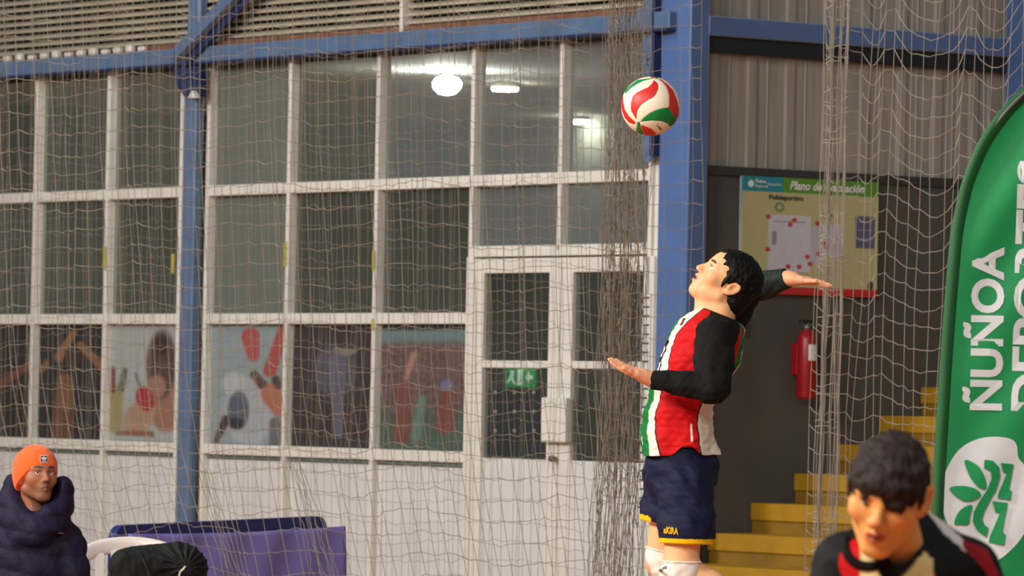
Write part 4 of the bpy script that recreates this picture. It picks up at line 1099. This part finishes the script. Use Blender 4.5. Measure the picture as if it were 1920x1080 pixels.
C = face_col(V, hc, HR, HS, (240, 182, 132), lip=(196, 106, 96), warm=(232, 140, 112))
hm = np.clip(.16 - np.minimum(np.linalg.norm(V - wrN - np.array([-.1, 0, .03]), axis=1), np.linalg.norm(V - wrF - np.array([.1, 0, 0]), axis=1)), 0, .04)[:, None] / .04
C = C * (1 - hm * .6) + hm * .6 * np.array((242, 166, 130.))
mesh('body', V, Q, m_skin, ps, True, col=lin(C))
eyeballs(hc, HR, HS, (.0, .95, .26), ps)
# hair
S = SDF(*[np.arange(a, b, .0034) for a, b in ((hc[0] - .16, hc[0] + .19), (hc[1] - .15, hc[1] + .15), (hc[2] - .18, hc[2] + .17))])
T = lambda x, y, z: hc + HR @ np.array([x, y, z])
S.ell(T(0, -.018, .040), (.086, .106, .094), HR, .001); S.ell(T(0, -.066, -.030), (.072, .058, .070), HR, .03)
S.ell(T(0, .16, -.05), (.12, .115, .115), HR, .012, 's'); S.ell(T(0, .105, .0), (.075, .045, .07), HR, .01, 's')
for q in (-1, 1):
    S.ell(T(q * .09, .012, -.062), (.05, .055, .068), HR, .008, 's'); S.ell(T(q * .088, -.018, -.008), (.016, .023, .036), HR, .006, 's')
    S.cap(T(q * .074, .018, .02), T(q * .076, .016, -.022), .010, .006, .01)
    S.ell(T(q * .08, .075, .02), (.03, .05, .045), HR, .01, 's')
S.ell(T(0, .0, -.12), (.09, .075, .06), HR, .02, 's')
rs = np.random.RandomState(3)
for k in range(46):                                   # short locks of the fringe and crown
    a = rs.uniform(-1, 1); p = np.array([.066 * a, .062 - .035 * a * a + rs.normal(0, .004), .088 - .012 * abs(a) + rs.normal(0, .004)])
    dq = np.array([rs.normal(0, .006), .016 + rs.rand() * .008, -.014 - rs.rand() * .016]); S.cap(T(*p), T(*(p + dq)), .008, .003, .008)
for k in range(60):
    v = rs.normal(size=3); v[2] = abs(v[2]) - .25; v[1] -= .35; v /= np.linalg.norm(v)
    if v[1] > .55: continue
    p = np.array([0, -.018, .036]) + v * np.array([.086, .106, .094]); tn = np.cross(v, rs.normal(size=3)) * .02 + np.array([0, 0, -.012])
    if abs(p[0]) > .05 and p[2] < .02 and p[1] > -.05: continue
    S.cap(T(*(p - v * .004)), T(*(p + tn - v * .004)), .006, .003, .012)
S.disp(lambda x, y, z: .0030 * wob(x, y, z, 200, 2) + .0018 * wob(x, y, z, 480, 3))
V, Q = S.mesh(); mesh('hair', V, Q, m_hair, ps, True)
# jersey
lat = lambda m_, dz=0.0: np.array([0, -m_, 0.0])
rings = [(pp(1313, 575), pp(1386, 604), lat(.072)), (pp(1302, 580), pp(1393, 612), lat(.10)), (pp(1282, 592), pp(1396, 626), lat(.15)), (pp(1263, 612), pp(1394, 645), lat(.185)),
         (pp(1246, 650), pp(1386, 684), lat(.19)), (pp(1230, 700), pp(1362, 722), lat(.175)), (pp(1213, 748), pp(1340, 758), lat(.165)), (pp(1204, 790), pp(1336, 796), lat(.163)), (pp(1200, 828), pp(1340, 832), lat(.168)), (pp(1204, 853), pp(1347, 850), lat(.172))]
VJ, th, row = loft(rings, 320, 190, power=2.25)
cen = VJ.mean(1, keepdims=True); nrm = VJ - cen; nrm /= np.linalg.norm(nrm, axis=2)[..., None]
wr_ = .006 * wob(VJ[..., 0], VJ[..., 1] * .5, VJ[..., 2] * 1.6, 30, 9) + .004 * wob(VJ[..., 0], VJ[..., 1], VJ[..., 2] * 2, 60, 12)
wr_ = wr_ + .012 * np.clip((row[:, None] - 6.5) / 2.5, 0, 1) * np.sin(th[None] * 5 + 1.0 + .4 * row[:, None])
VJ = VJ + nrm * wr_[..., None] * np.clip(row[:, None, None] / 1.5, 0, 1)
t180 = np.degrees(np.where(th > math.pi, th - 2 * math.pi, th)); ta = np.abs(t180)[None, :] * np.ones((len(row), 1)); rw = row[:, None] * np.ones((1, len(th)))
VJ[..., 2] += np.clip((rw - 8.2) / .8, 0, 1) * (.048 * np.exp(-((ta - 98) / 13) ** 2) - .004)      # side notch of the hem
ta = ta + 2.0 * np.sin(rw * 2.1) 
CJ = np.tile(np.array(WHT, float), ta.shape + (1,))
e1 = np.interp(rw, [0, 1, 2, 3, 4, 5, 6, 9], [2, 4, 8, 10, 12, 22, 34, 42]); e2 = np.interp(rw, [0, 1, 2, 3, 4, 5, 6, 9], [40, 42, 44, 40, 38, 44, 52, 60]); e3 = np.interp(rw, [0, 3, 5, 9], [112, 122, 126, 116])
def band(lo, hi, col, rows=None, sf=.9):
    global CJ
    m = np.clip((ta - lo) / sf + .5, 0, 1) * np.clip((hi - ta) / sf + .5, 0, 1)
    if rows is not None: m = m * np.clip((rw - rows[0]) / .05 + .5, 0, 1) * np.clip((rows[1] - rw) / .05 + .5, 0, 1)
    CJ = CJ * (1 - m[..., None]) + m[..., None] * np.array(col, float)
band(e1 - 20 - 18 * np.clip((rw - 5.5) / 1.0, 0, 1), e1, GRN); heather = np.array(RED)[None, None] * (1 + .09 * np.sin(rw * 62 + 3 * wob(t180[None] * .05 + 0 * rw, rw, 0 * rw, 2.2, 4)) + .10 * wob(t180[None] * .25 + 0 * rw, rw * 14, 0 * rw, 1.6, 6))[..., None]
band(e2, e3, np.clip(heather, 0, 255)); band(e2 - 2.0, e2 + .3, BLK); band(e3 - 1.6, e3 + .8, BLK)
band(148, 166, GRN, (-1, 4.8)); band(136, 148, RED, (-1, 4.6))
rg0 = np.interp(rw, [0, 1, 2, 3, 4, 4.7, 5.2], [66, 70, 73, 74, 82, 92, 102]); rg1 = np.interp(rw, [0, 2, 4, 4.7, 5.2], [148, 142, 132, 118, 100])
band(rg0, rg1, BLK, (-1, 5.2)); band(-9, 400, BLK, (-1, .35))
band(-9, 19, BLK, (3.7, 5.3)); band(-9, 12, WHT, (4.0, 4.4)); band(-9, 12, WHT, (4.6, 5.0))
t_l = t180[None] * np.ones_like(rw); ta_s = ta; ta = t_l
band(24, 36, (228, 222, 206), (2.15, 2.95)); band(25.5, 34.5, (40, 24, 24), (2.25, 2.85)); band(27.5, 32.5, (150, 30, 34), (2.4, 2.75)); band(106.4, 109.6, WHT, (7.0, 7.9)); ta = ta_s
jo = cloth_obj('jersey', VJ, m_jer, ps, lin(np.clip(CJ, 0, 255)))
# sleeves
def sleeve(name, pts, rad, parent, seed, vox=.006, cutp=None, mat=None):
    P = np.array(pts); lo, hi = P.min(0) - .12, P.max(0) + .12
    S = SDF(*[np.arange(a, b, vox) for a, b in zip(lo, hi)])
    for i in range(len(P) - 1): S.cap(P[i], P[i + 1], rad[i], rad[i + 1], .02)
    S.disp(lambda x, y, z: .006 * wob(x, y, z * 1.3, 45, seed) + .003 * wob(x, y, z, 110, seed + 1))
    if cutp is not None: S.cut(*cutp)
    V, Q = S.mesh(); return mesh(name, V, Q, mat or m_blk, parent, True)
dN = (wrN - elN) / np.linalg.norm(wrN - elN); dF = (wrF - elF) / np.linalg.norm(wrF - elF)
sleeve('sleeve', [shN + np.array([.0, .02, .0]), shN * .5 + elN * .5, elN * .95 + shN * .05], [.078, .072, .066], ps, 21)
sleeve('undersleeve', [elN + (shN - elN) * .2, elN, elN * .55 + wrN * .45, wrN], [.056, .056, .047, .035], ps, 23, .005, (dN, wrN + dN * -.002))
sleeve('sleeve', [shF, shF * .5 + elF * .5, elF], [.07, .062, .055], ps, 25)
m_grnblk = M('black_green_undersleeve', (14, 26, 22), .75, var=.1, scale=30)
sleeve('undersleeve', [elF, elF * .5 + wrF * .5, wrF], [.054, .05, .038], ps, 27, .005, (dF, wrF + dF * -.004), m_grnblk)
# shorts
m_sh = M('navy_shorts_fabric', (20, 24, 52), .7, vc=False, var=.15, scale=25, bump=.15, bscale=200, spec=.25)
m_shp = M('shorts_print', vc=True, rough=.7, var=.12, scale=25, bump=.15, bscale=200, spec=.25)
ax_ = [np.arange(a, b, .0042) for a, b in ((pp(1170, 0)[0], pp(1380, 0)[0]), (ZP - .26, ZP + .26), (pp(1270, 1050)[2], pp(1270, 815)[2]))]
SA, SB, S = SDF(*ax_), SDF(*ax_), SDF(*ax_)
def hemplane(a, b, dz):
    a = pp(*a, dz); b = pp(*b, dz); d = b - a; n = np.array([d[2], 0, -d[0]]); n /= np.linalg.norm(n); return (n if n[2] < 0 else -n), (a + b) / 2
hnA, hpA = hemplane((1237, 1018), (1339, 1021), -.1); hnB, hpB = hemplane((1198, 974), (1264, 990), .1)
SA.cap(pp(1284, 915, -.075), pp(1288, 985, -.095), .105, .106, .02); SA.cap(pp(1288, 985, -.095), pp(1289, 1090, -.10), .104, .102, .02); SA.cut(hnA, hpA)
SB.cap(pp(1258, 905, .075), pp(1252, 960, .09), .100, .101, .02); SB.cap(pp(1252, 960, .09), pp(1247, 1050, .10), .100, .098, .02); SB.cut(hnB, hpB)
S.ell(pp(1277, 880), (.143, .155, .118), None, .001); S.cap(pp(1275, 850, -.05), pp(1275, 850, .05), .105, .105, .03)
for q in (SA, SB):
    k = .035; h = np.clip(.5 + .5 * (S.F - q.F) / k, 0, 1); S.F = S.F * (1 - h) + q.F * h - k * h * (1 - h)
def sh_disp(x, y, z):
    P = np.stack([x, y, z], 1); da = -(P - hpA) @ hnA; db = -(P - hpB) @ hnB; k = np.clip(np.where(y < ZP + .012, da, db) / .05, .1, 1)
    k = k * np.clip((pp(1270, 842)[2] - z) / .04, 0, 1)
    return k * (.006 * wob(x, y * .6, z * .7, 40, 71) + .0035 * wob(x, y, z, 85, 72) + .0035 * np.sin((x * .75 + z) * 62 + 3 * wob(x, y, z, 14, 3)))
S.disp(sh_disp)
SA.disp(lambda x, y, z: 0 * x)
V, Q = S.mesh()
dA = (V - hpA) @ hnA; dB = (V - hpB) @ hnB; nearl = V[:, 1] < ZP + .012
C = np.tile(np.array((20, 24, 54.)), (len(V), 1)); yl = (nearl & (dA > -.019)) | (~nearl & (dB > -.022)); C[yl] = (246, 194, 10)
so = mesh('shorts', V, Q, m_shp, ps, True, col=lin(C))
sbv = bvh_of(so); a = pp(1244, 1000, -.3)
ux = pp(1271, 1003, -.3) - a; ux /= np.linalg.norm(ux)
text_on('shorts_lettering', 'aKiRA', a, ux, np.array([0, 0, 1.]), M('yellow_print', (240, 186, 20), .6), ps, .04, (.055, .026), drop=(sbv, None, .004))
# knee pads
m_kp = M('white_knee_pad', (236, 226, 214), .75, var=.05, bump=.2, bscale=180)
def kpad(rings, seed):
    V, th, row = loft(rings, 80, 60, power=2.3); c = V.mean(1, keepdims=True); n = V - c; n /= np.linalg.norm(n, axis=2)[..., None]
    V = V + n * ((.004 * wob(V[..., 0], V[..., 1], V[..., 2], 70, seed) + .006 * np.exp(-((row[:, None] - .12) / .12) ** 2))[..., None])
    return cloth_obj('knee_pad', V, m_kp, ps, thick=.008)
k1 = kpad([(pp(1245, 1050, -.10), pp(1313, 1052, -.10), lat(.072)), (pp(1238, 1068, -.10), pp(1314, 1070, -.10), lat(.078)), (pp(1234, 1092, -.10), pp(1312, 1100, -.10), lat(.078)), (pp(1240, 1125, -.10), pp(1310, 1135, -.10), lat(.07))], 3)
k2 = kpad([(pp(1213, 1024, .11), pp(1278, 1040, .11), lat(.07)), (pp(1210, 1040, .11), pp(1278, 1055, .11), lat(.074)), (pp(1214, 1062, .11), pp(1280, 1072, .11), lat(.074)), (pp(1226, 1088, .11), pp(1284, 1098, .11), lat(.066))], 5)
a = pp(1235, 1073, -.3); ux = pp(1252, 1065, -.3) - a; ux /= np.linalg.norm(ux)
text_on('knee_pad_lettering', 'acro', a, ux, np.array([0, 0, 1.]), m_tick, ps, .02, (.032, .011), drop=(bvh_of(k1), None, .003))
# ---------------------------------------------------------------- the player in the foreground
ZG = 11.5
def pg(px, py, dz=0.0): return at(px, py, ZG + dz)
pf = thing('person', pg(1700, 1200, .3) * np.array([1, 1, 0]), 'dark haired player in the foreground crouching in a black, red and cream jersey', 'person')
gc = pg(1664, 926, 0); GR = ortho((-.24, -.91, -.30), (.10, -.30, .95)); GS = 1.02
lo = np.minimum(pg(1520, 1230, -.5), pg(1880, 790, -.5)); hi = np.maximum(pg(1520, 1230, .8), pg(1900, 800, .8))
gx = axis(lo[0], hi[0], [(pg(1560, 0)[0], pg(1760, 0)[0])], .0036, .01); gy = axis(gc[1] - .18, gc[1] + .6, [(gc[1] - .16, gc[1] + .14)], .0036, .01)
gz = axis(.0, hi[2] + .02, [(gc[2] - .17, gc[2] + .17)], .0036, .012)
S = SDF(gx, gy, gz)
nk = pg(1692, 1058, .14); shl, shr = pg(1592, 1068, .12), pg(1812, 1078, .20); hipc = pg(1700, 1420, .42)
S.cap(gc + GR @ np.array([0, -.045, -.05]), nk, .056, .056, .02)
S.cap(shl, shr, .04, .04, .02); S.ell(nk * .6 + hipc * .4 + np.array([0, .03, 0]), (.13, .08, .18), None, .03); S.cap(nk * .4 + hipc * .6, hipc, .12, .13, .06)
hands_ = []
for sh_, sx_ in ((shl, -1), (shr, 1)):
    el = sh_ + np.array([.10 * sx_, -.02, -.26]); wr2 = el + np.array([-.07 * sx_, -.09, -.22]); S.cap(sh_, el, .05, .04, .02); S.cap(el, wr2, .04, .028, .01)
    hand(S, wr2, (-.3 * sx_, -.5, -.8), (-.9 * sx_, 0, .2), (0, -.8, .5), 1.0, (14, 18, 16))
    kn = hipc + np.array([.20 * sx_, -.16, -.26]); hp = hipc + np.array([.09 * sx_, 0, -.05]); an = np.array([kn[0] + .03 * sx_, kn[1] + .2, .09])
    S.cap(hp, kn, .085, .06, .03); S.cap(kn, an, .058, .038, .02); S.cap(an, np.array([an[0] + .02 * sx_, an[1] - .16, .04]), .038, .035, .02)
add_head(S, gc, GR, GS, mouth=.0, wide=1.03, lid=.0085, ear=1.14)
V, Q = S.mesh(); C = face_col(V, gc, GR, GS, (236, 168, 96), lip=(172, 78, 62), warm=(226, 138, 104))
mesh('body', V, Q, m_skin, pf, True, col=lin(C)); eyeballs(gc, GR, GS, (-.1, .92, -.35), pf)
# hair with a long fringe
S = SDF(*[np.arange(a, b, .0042) for a, b in ((gc[0] - .17, gc[0] + .17), (gc[1] - .19, gc[1] + .19), (gc[2] - .16, gc[2] + .19))])
T = lambda x, y, z: gc + GS * (GR @ np.array([x, y, z]))
S.ell(T(0, -.016, .036), np.array((.079, .106, .090)) * GS, GR, .001); S.ell(T(0, -.07, -.02), np.array((.075, .055, .07)) * GS, GR, .03)
S.ell(T(0, .17, -.075), np.array((.15, .13, .105)) * GS, GR, .01, 's')
for q in (-1, 1):
    S.ell(T(q * .09, .0, -.07), np.array((.05, .065, .07)) * GS, GR, .008, 's'); S.ell(T(q * .09, -.018, -.006), np.array((.026, .034, .044)) * GS, GR, .006, 's')
    S.cap(T(q * .074, .024, .03), T(q * .075, .022, -.012), .010, .006, .01); S.ell(T(q * .105, -.02, -.012), np.array((.045, .046, .050)) * GS, GR, .006, 's')
rs = np.random.RandomState(8)
for k in range(60):
    a = rs.uniform(-.84, .84); r_ = .080; p = np.array([r_ * .86 * a, .076 - .055 * a * a + rs.normal(0, .003), .066 + rs.normal(0, .006)])
    ln = (.048 + rs.rand() * .022) * (1 - .12 * a); e_ = p + np.array([.012 * rs.normal() - .008, .020 - .008 * abs(a), -ln]); md_ = (p + e_) / 2 + np.array([0, .010, .004])
    S.cap(T(*p), T(*md_), .010, .008, .012); S.cap(T(*md_), T(*e_), .008, .0025, .004)
for k in range(90):
    v = rs.normal(size=3); v[2] = abs(v[2]) - .2; v /= np.linalg.norm(v)
    p = np.array([0, -.016, .036]) + v * np.array([.079, .106, .090])
    if p[2] < .02 and (p[1] > -.04): continue
    dr_ = np.array([p[0] * .06, .02 if p[1] > 0 else -.01, -.02]); S.cap(T(*(p - v * .004)), T(*(p + dr_ - v * .003)), .008, .004, .014)
S.disp(lambda x, y, z: .0050 * wob(x * 1.4, y, z * .5, 130, 5) + .0026 * wob(x * 1.5, y, z * .5, 300, 6))
V, Q = S.mesh(); mesh('hair', V, Q, m_hair2, pf, True)
# jersey
S = SDF(*[np.arange(a, b, .0055) for a, b in ((shl[0] - .18, shr[0] + .18), (gc[1] - .12, gc[1] + .75), (hipc[2] - .12, gc[2] - .0))])
S.cap(pg(1598, 1066, .12), pg(1690, 1030, .20), .075, .085, .03); S.cap(pg(1690, 1030, .20), pg(1806, 1080, .20), .085, .075, .03)
S.cap(pg(1700, 1010, .24), pg(1790, 1045, .28), .06, .05, .04); S.cap(shl, shr, .074, .07, .03); S.cap(pg(1660, 1090, .10), pg(1740, 1092, .12), .085, .08, .04)
S.ell(nk * .62 + hipc * .38, (.175, .13, .24), None, .06); S.cap(nk * .4 + hipc * .6, hipc, .145, .15, .06)
for sh_, sx_ in ((shl, -1), (shr, 1)): S.cap(sh_, sh_ + np.array([.075 * sx_, -.02, -.19]), .072, .07, .03)
S.disp(lambda x, y, z: .005 * wob(x, y, z, 30, 15) + .002 * wob(x, y, z, 80, 16))
ncd = gc + GR @ np.array([0, -.03, -.05]); axn = (nk - ncd) / np.linalg.norm(nk - ncd)
S.cap(ncd - axn * .05, pg(1676, 1020, .07), .060, .05, .012, 's'); S.cap(pg(1672, 1012, .06), pg(1668, 1010, -.1), .05, .05, .012, 's')
V, Q = S.mesh(); X, Y = proj(V); near = V[:, 1] < pg(1690, 1030, .30)[1]
C = np.tile(np.array(BLK, float), (len(V), 1))
CRM = (238, 214, 148)
front = V[:, 1] < (nk[1] + .10)
C[inside([(1612, 1006), (1628, 1012), (1650, 1082), (1665, 1300), (1608, 1300), (1608, 1080)], X, Y) & front] = CRM
C[inside(spl([(1612, 1012), (1590, 1020), (1574, 1045), (1576, 1075), (1590, 1110), (1608, 1120), (1611, 1060)]), X, Y) & front] = (206, 20, 28)
C[inside([(1734, 1034), (1748, 1048), (1750, 1082), (1755, 1300), (1690, 1300), (1660, 1120), (1690, 1084)], X, Y) & front] = CRM
C[inside([(1750, 1070), (1765, 1300), (1820, 1300), (1800, 1180)], X, Y) & front] = (206, 20, 28)
C[inside([(1738, 960), (1760, 968), (1812, 1018), (1836, 1050), (1805, 1030), (1770, 1000)], X, Y) ] = (238, 226, 222)
C[inside([(1806, 1010), (1850, 1030), (1880, 1090), (1862, 1092), (1834, 1054), (1806, 1028)], X, Y)] = (150, 18, 34)
jf = mesh('jersey', V, Q, m_jer, pf, True, col=lin(C)); jfb = bvh_of(jf)
# collar ring
cr_c = pg(1676, 1040, .10)
th = np.linspace(0, 2 * math.pi, 49)
ring = []
for a in np.linspace(-.35, math.pi + .25, 40):
    p = pg(1674 + 64 * math.cos(a), 1018 + 54 * math.sin(a) - 16 * math.cos(a), -.4); h = jfb.ray_cast(Vector(p), Vector((0, 1, 0)))[0]
    if h is not None: ring.append(np.array(h))
ring = np.array(ring); ring[1:-1] = (ring[:-2] + ring[1:-1] + ring[2:]) / 3; ring[1:-1] = (ring[:-2] + ring[1:-1] + ring[2:]) / 3
MB().tube(ring, .011, 8).build('collar', m_blk, pf, True)
S = SDF(*[np.arange(a, b, .012) for a, b in ((hipc[0] - .36, hipc[0] + .36), (hipc[1] - .36, hipc[1] + .22), (hipc[2] - .32, hipc[2] + .14))])
S.ell(hipc, (.17, .15, .13), None, .01)
for sx_ in (-1, 1): S.cap(hipc + np.array([.09 * sx_, 0, -.05]), hipc + np.array([.17 * sx_, -.13, -.2]), .115, .105, .03)
V, Q = S.mesh(); mesh('shorts', V, Q, m_sh, pf, True)

# ---------------------------------------------------------------- the seated man
ZM = 23.0
def pm(px, py, dz=0.0): return at(px, py, ZM + dz)
mn = thing('person', pm(60, 1200) * np.array([1, 1, 0]), 'seated man in an orange beanie and dark navy padded jacket', 'person')
mc = pm(69, 893, 0); MR = ortho((.46, -.86, .15), (-.07, .15, .98)); MS = .98
gx = axis(mc[0] - .36, mc[0] + .42, [(mc[0] - .12, mc[0] + .12)], .0036, .012); gy = axis(ZM - .75, ZM + .35, [(ZM - .14, ZM + .12)], .0036, .012); gz = axis(0.0, mc[2] + .17, [(mc[2] - .15, mc[2] + .16)], .0036, .012)
S = SDF(gx, gy, gz); tb = pm(55, 1000, .06); hb = np.array([tb[0], tb[1] + .05, .47])
S.cap(mc + MR @ np.array([0, -.03, -.05]), tb, .056, .07, .02); S.cap(tb, hb, .12, .13, .05)
for q in (-1, 1):
    sh_ = tb + np.array([.17 * q, 0, -.02]); el = sh_ + np.array([.06 * q, -.06, -.27]); wr2 = el + np.array([-.08 * q, -.24, -.02])
    S.cap(sh_, el, .05, .04, .03); S.cap(el, wr2, .04, .03, .01); hand(S, wr2, (-.5 * q, -.8, -.1), (0, 0, -1), (-.7 * q, .3, .2), 1.0, (14, 20, 18))
    kn = np.array([hb[0] + .12 * q, hb[1] - .46, .50]); S.cap(hb + np.array([.09 * q, 0, .02]), kn, .085, .065, .03); S.cap(kn, np.array([kn[0], kn[1] - .02, .08]), .06, .04, .02); S.cap(np.array([kn[0], kn[1] - .02, .06]), np.array([kn[0] + .02 * q, kn[1] - .18, .04]), .045, .038, .02)
add_head(S, mc, MR, MS, wide=1.0, lid=.0105)
V, Q = S.mesh(); C = face_col(V, mc, MR, MS, (164, 106, 76), lip=(134, 80, 66), beard=.45, warm=(160, 96, 74))
mesh('body', V, Q, m_skin, mn, True, col=lin(C)); eyeballs(mc, MR, MS, (.25, .95, .18), mn)
# beanie
m_or = M('orange_knit', (252, 96, 20), .85, var=.08, scale=50, bump=.4, bscale=240, sheen=.2)
S = SDF(*[np.arange(a, b, .0036) for a, b in ((mc[0] - .16, mc[0] + .15), (mc[1] - .16, mc[1] + .17), (mc[2] - .15, mc[2] + .19))])
T = lambda x, y, z: mc + MS * (MR @ np.array([x, y, z]))
S.ell(T(0, -.014, .040), (.093, .110, .100), MR, .001); S.ell(T(-.035, -.065, .085), (.055, .055, .045), MR, .035); S.ell(T(0, -.03, .01), (.092, .095, .08), MR, .02)
S.ell(T(0, -.028, -.03), (.088, .085, .075), MR, .02)
nn = MR @ np.array([0, .55, -.84]); nn /= np.linalg.norm(nn); S.cut(nn, T(0, .09, .034))
S.disp(lambda x, y, z: .0015 * wob(x, y, z, 90, 31))
V, Q = S.mesh(); bo = mesh('beanie', V, Q, m_or, mn, True)
bb = bvh_of(bo); wp = M('white_patch', (230, 226, 214), .7); bp_ = M('black_patch', (26, 26, 26), .7)
def patch(name, pts, mat, lift):
    if len(pts) == 4:
        c = np.array(pts, float); g = [(c[0] * (1 - u) + c[1] * u) * (1 - v) + (c[3] * (1 - u) + c[2] * u) * v for v in np.linspace(0, 1, 7) for u in np.linspace(0, 1, 7)]; F = grid_faces(7, 7)
    else:
        g = [np.mean(pts, 0)] + list(pts); F = [(0, i, i % len(pts) + 1) for i in range(1, len(pts) + 1)]
    P = np.array([pm(a, b, -.3) for a, b in g]); return mesh(name, drop_on(P, bb, None, lift), F, mat, bo)
patch('patch_border', [(75, 854), (89.5, 853), (89.8, 867), (75.3, 867.5)], wp, .003)
patch('patch', [(76, 855), (88.6, 854.2), (88.9, 866), (76.3, 866.5)], bp_, .0045)
for pts in ([(82.4, 855.2), (84, 857.2), (83.4, 860.4), (82.4, 861.4), (81.2, 860.4), (80.8, 857.2)], [(77.2, 857.0), (79.8, 858.0), (81.6, 861), (79.4, 861.4), (77.8, 859.8)], [(87.6, 856.6), (85.4, 857.8), (83.2, 861), (85.4, 861.2), (87, 859.6)],
            [(78.6, 861.9), (86.2, 861.6), (85.6, 862.5), (79.2, 862.8)], [(78.0, 864.6), (86.8, 864.2), (86.8, 865.2), (78.0, 865.6)]):
    patch('patch_emblem', pts, wp, .006)
# padded jacket
m_jk = M('navy_padded_nylon', (25, 20, 46), .7, var=.3, scale=12, bump=.3, bscale=70, spec=.25)
S = SDF(*[np.arange(a, b, .0066) for a, b in ((tb[0] - .38, tb[0] + .38), (ZM - .48, ZM + .42), (hb[2] - .12, mc[2] + .10))])
S.ell(tb * .55 + hb * .45 + np.array([0, -.01, 0]), (.215, .165, .34), None, .02); S.cap(tb + np.array([-.15, .0, -.04]), tb + np.array([.15, 0, -.04]), .082, .082, .05)
for q in (-1, 1):
    sh_ = tb + np.array([.165 * q, 0, -.05]); el = sh_ + np.array([.055 * q, -.06, -.25]); wr2 = el + np.array([-.07 * q, -.22, -.02])
    S.cap(sh_, el, .078, .078, .03); S.cap(el, wr2, .076, .06, .02)
nkm = mc + MR @ np.array([0, -.03, -.09])
# hood and collar standing around the neck
for k in range(22):
    a0_ = -2.75 + 5.5 * k / 21; a1_ = -2.75 + 5.5 * (k + 1) / 21
    a0_ *= 1.12; a1_ *= 1.12
    f = lambda a: nkm + np.array([.108 * math.sin(a) + .006, .015 + .105 * math.cos(a), -.040 + .065 * math.cos(a) + .032 * math.sin(abs(a))])
    S.cap(f(a0_), f(a1_), .030 + .014 * math.sin(abs(a0_)), None, .02); S.cap(f(a0_) * np.array([1, 1, 1]) + np.array([0, 0, -.05]), f(a1_) + np.array([0, 0, -.05]), .042, None, .03)
S.ell(nkm + np.array([.115, .04, .035]), (.045, .07, .065), None, .03); S.ell(nkm + np.array([-.10, .05, .03]), (.045, .07, .07), None, .03)
S.disp(lambda x, y, z: -.010 * np.abs(np.sin((z - .2 + .02 * np.sin(x * 9)) * math.pi / .088)) ** .6 + .006 + .005 * wob(x, y, z, 36, 41) + .003 * wob(x, y, z, 90, 42))
S.cap(nkm + np.array([0.0, -.0, .14]), nkm + np.array([0.01, -.02, .0]), .082, .058, .015, 's'); S.ell(mc + MR @ np.array([0, .03, -.03]), (.088, .105, .098), MR, .01, 's')
V, Q = S.mesh(); jk = mesh('jacket', V, Q, m_jk, mn, True)
jb = bvh_of(jk); a = pm(110, 1002, -.4); text_on('jacket_lettering', 'nike', a, np.array([1., 0, 0]), np.array([0, 0, 1.]), M('grey_print', (150, 146, 160), .6), mn, .02, (.024, .008), drop=(jb, (0, 1, 0), .003)) if False else None
P_ = [pm(x, y, -.4) for x, y in ((110, 998.6), (114, 998), (121, 999.6), (120, 1001.4), (114, 1000.4), (110, 1001))]; mesh('jacket_mark', drop_on(np.array(P_), jb, None, .003), [tuple(range(6))], M('grey_print', (150, 146, 160), .6), mn)
z0 = S
S = SDF(*[np.arange(a, b, .012) for a, b in ((hb[0] - .34, hb[0] + .34), (hb[1] - .66, hb[1] + .22), (.03, hb[2] + .16))])
for q in (-1, 1):
    kn = np.array([hb[0] + .12 * q, hb[1] - .46, .50]); S.cap(hb + np.array([.09 * q, 0, .02]), kn, .10, .08, .03); S.cap(kn, np.array([kn[0], kn[1] - .02, .14]), .075, .06, .02)
V, Q = S.mesh(); mesh('trousers', V, Q, M('dark_trousers', (34, 36, 60), .8), mn, True)

# ---------------------------------------------------------------- black bag on the chair
ZBg = 23.82
def pb(px, py, dz=0.0): return at(px, py, ZBg + dz)
bgm = M('black_bag_nylon', (14, 14, 15), .7, var=.2, scale=14, bump=.3, bscale=90, spec=.3)
S = SDF(*[np.arange(a, b, .005) for a, b in ((pb(190, 0)[0], pb(425, 0)[0]), (ZBg - .26, ZBg + .16), (.38, pb(300, 1000)[2]))])
S.cap(pb(238, 1064, -.05), pb(300, 1068, -.05), .085, .09, .02); S.ell(pb(265, 1110, -.05), (.14, .12, .13), None, .04); S.ell(pb(345, 1070, -.06), (.105, .085, .115), None, .03); S.cap(pb(250, 1038, -.03), pb(335, 1030, -.05), .03, .035, .03)
S.ell(pb(330, 1130, -.05), (.13, .12, .10), None, .04)
kn_ = pb(349, 1062, -.14)
def pleat(x, y, z):
    a = np.arctan2(z - kn_[2], x - kn_[0]); r_ = np.hypot(x - kn_[0], z - kn_[2])
    w_ = np.clip((.16 - r_) / .06, 0, 1) * (y < kn_[1] + .09)
    return w_ * (.006 * np.sin(a * 15) * np.clip(r_ / .04, .2, 1) + .03 * np.clip(.035 - r_, 0, 1)) + .006 * wob(x, y, z, 26, 61) + .003 * wob(x, y, z, 70, 62)
S.disp(pleat); S.cut((0, 0, -1), (0, 0, .432)); V, Q = S.mesh()
bgo = thing('drawstring_bag', np.array([pb(290, 0)[0], ZBg, .42]), 'black drawstring bag with a pleated gathered mouth on the white chair', 'bag')
bg1 = mesh('bag_body', V, Q, bgm, bgo, True)
kb = bvh_of(bg1)
q = drop_on(np.array([pb(x, y, -.4) for x, y in ((348, 1062), (343, 1068), (338, 1072), (336, 1080), (339, 1092))]), kb, None, .005); MB().tube(q, .005, 6, True).build('drawcord', M('white_cord', (214, 206, 196), .7), bgo, True)
q = drop_on(np.array([pb(x, y, -.4) for x, y in ((262, 1036), (270, 1052), (278, 1070), (284, 1092))]), kb, None, .004); MB().tube(q, .006, 6, True).build('piping', m_tick, bgo, True)
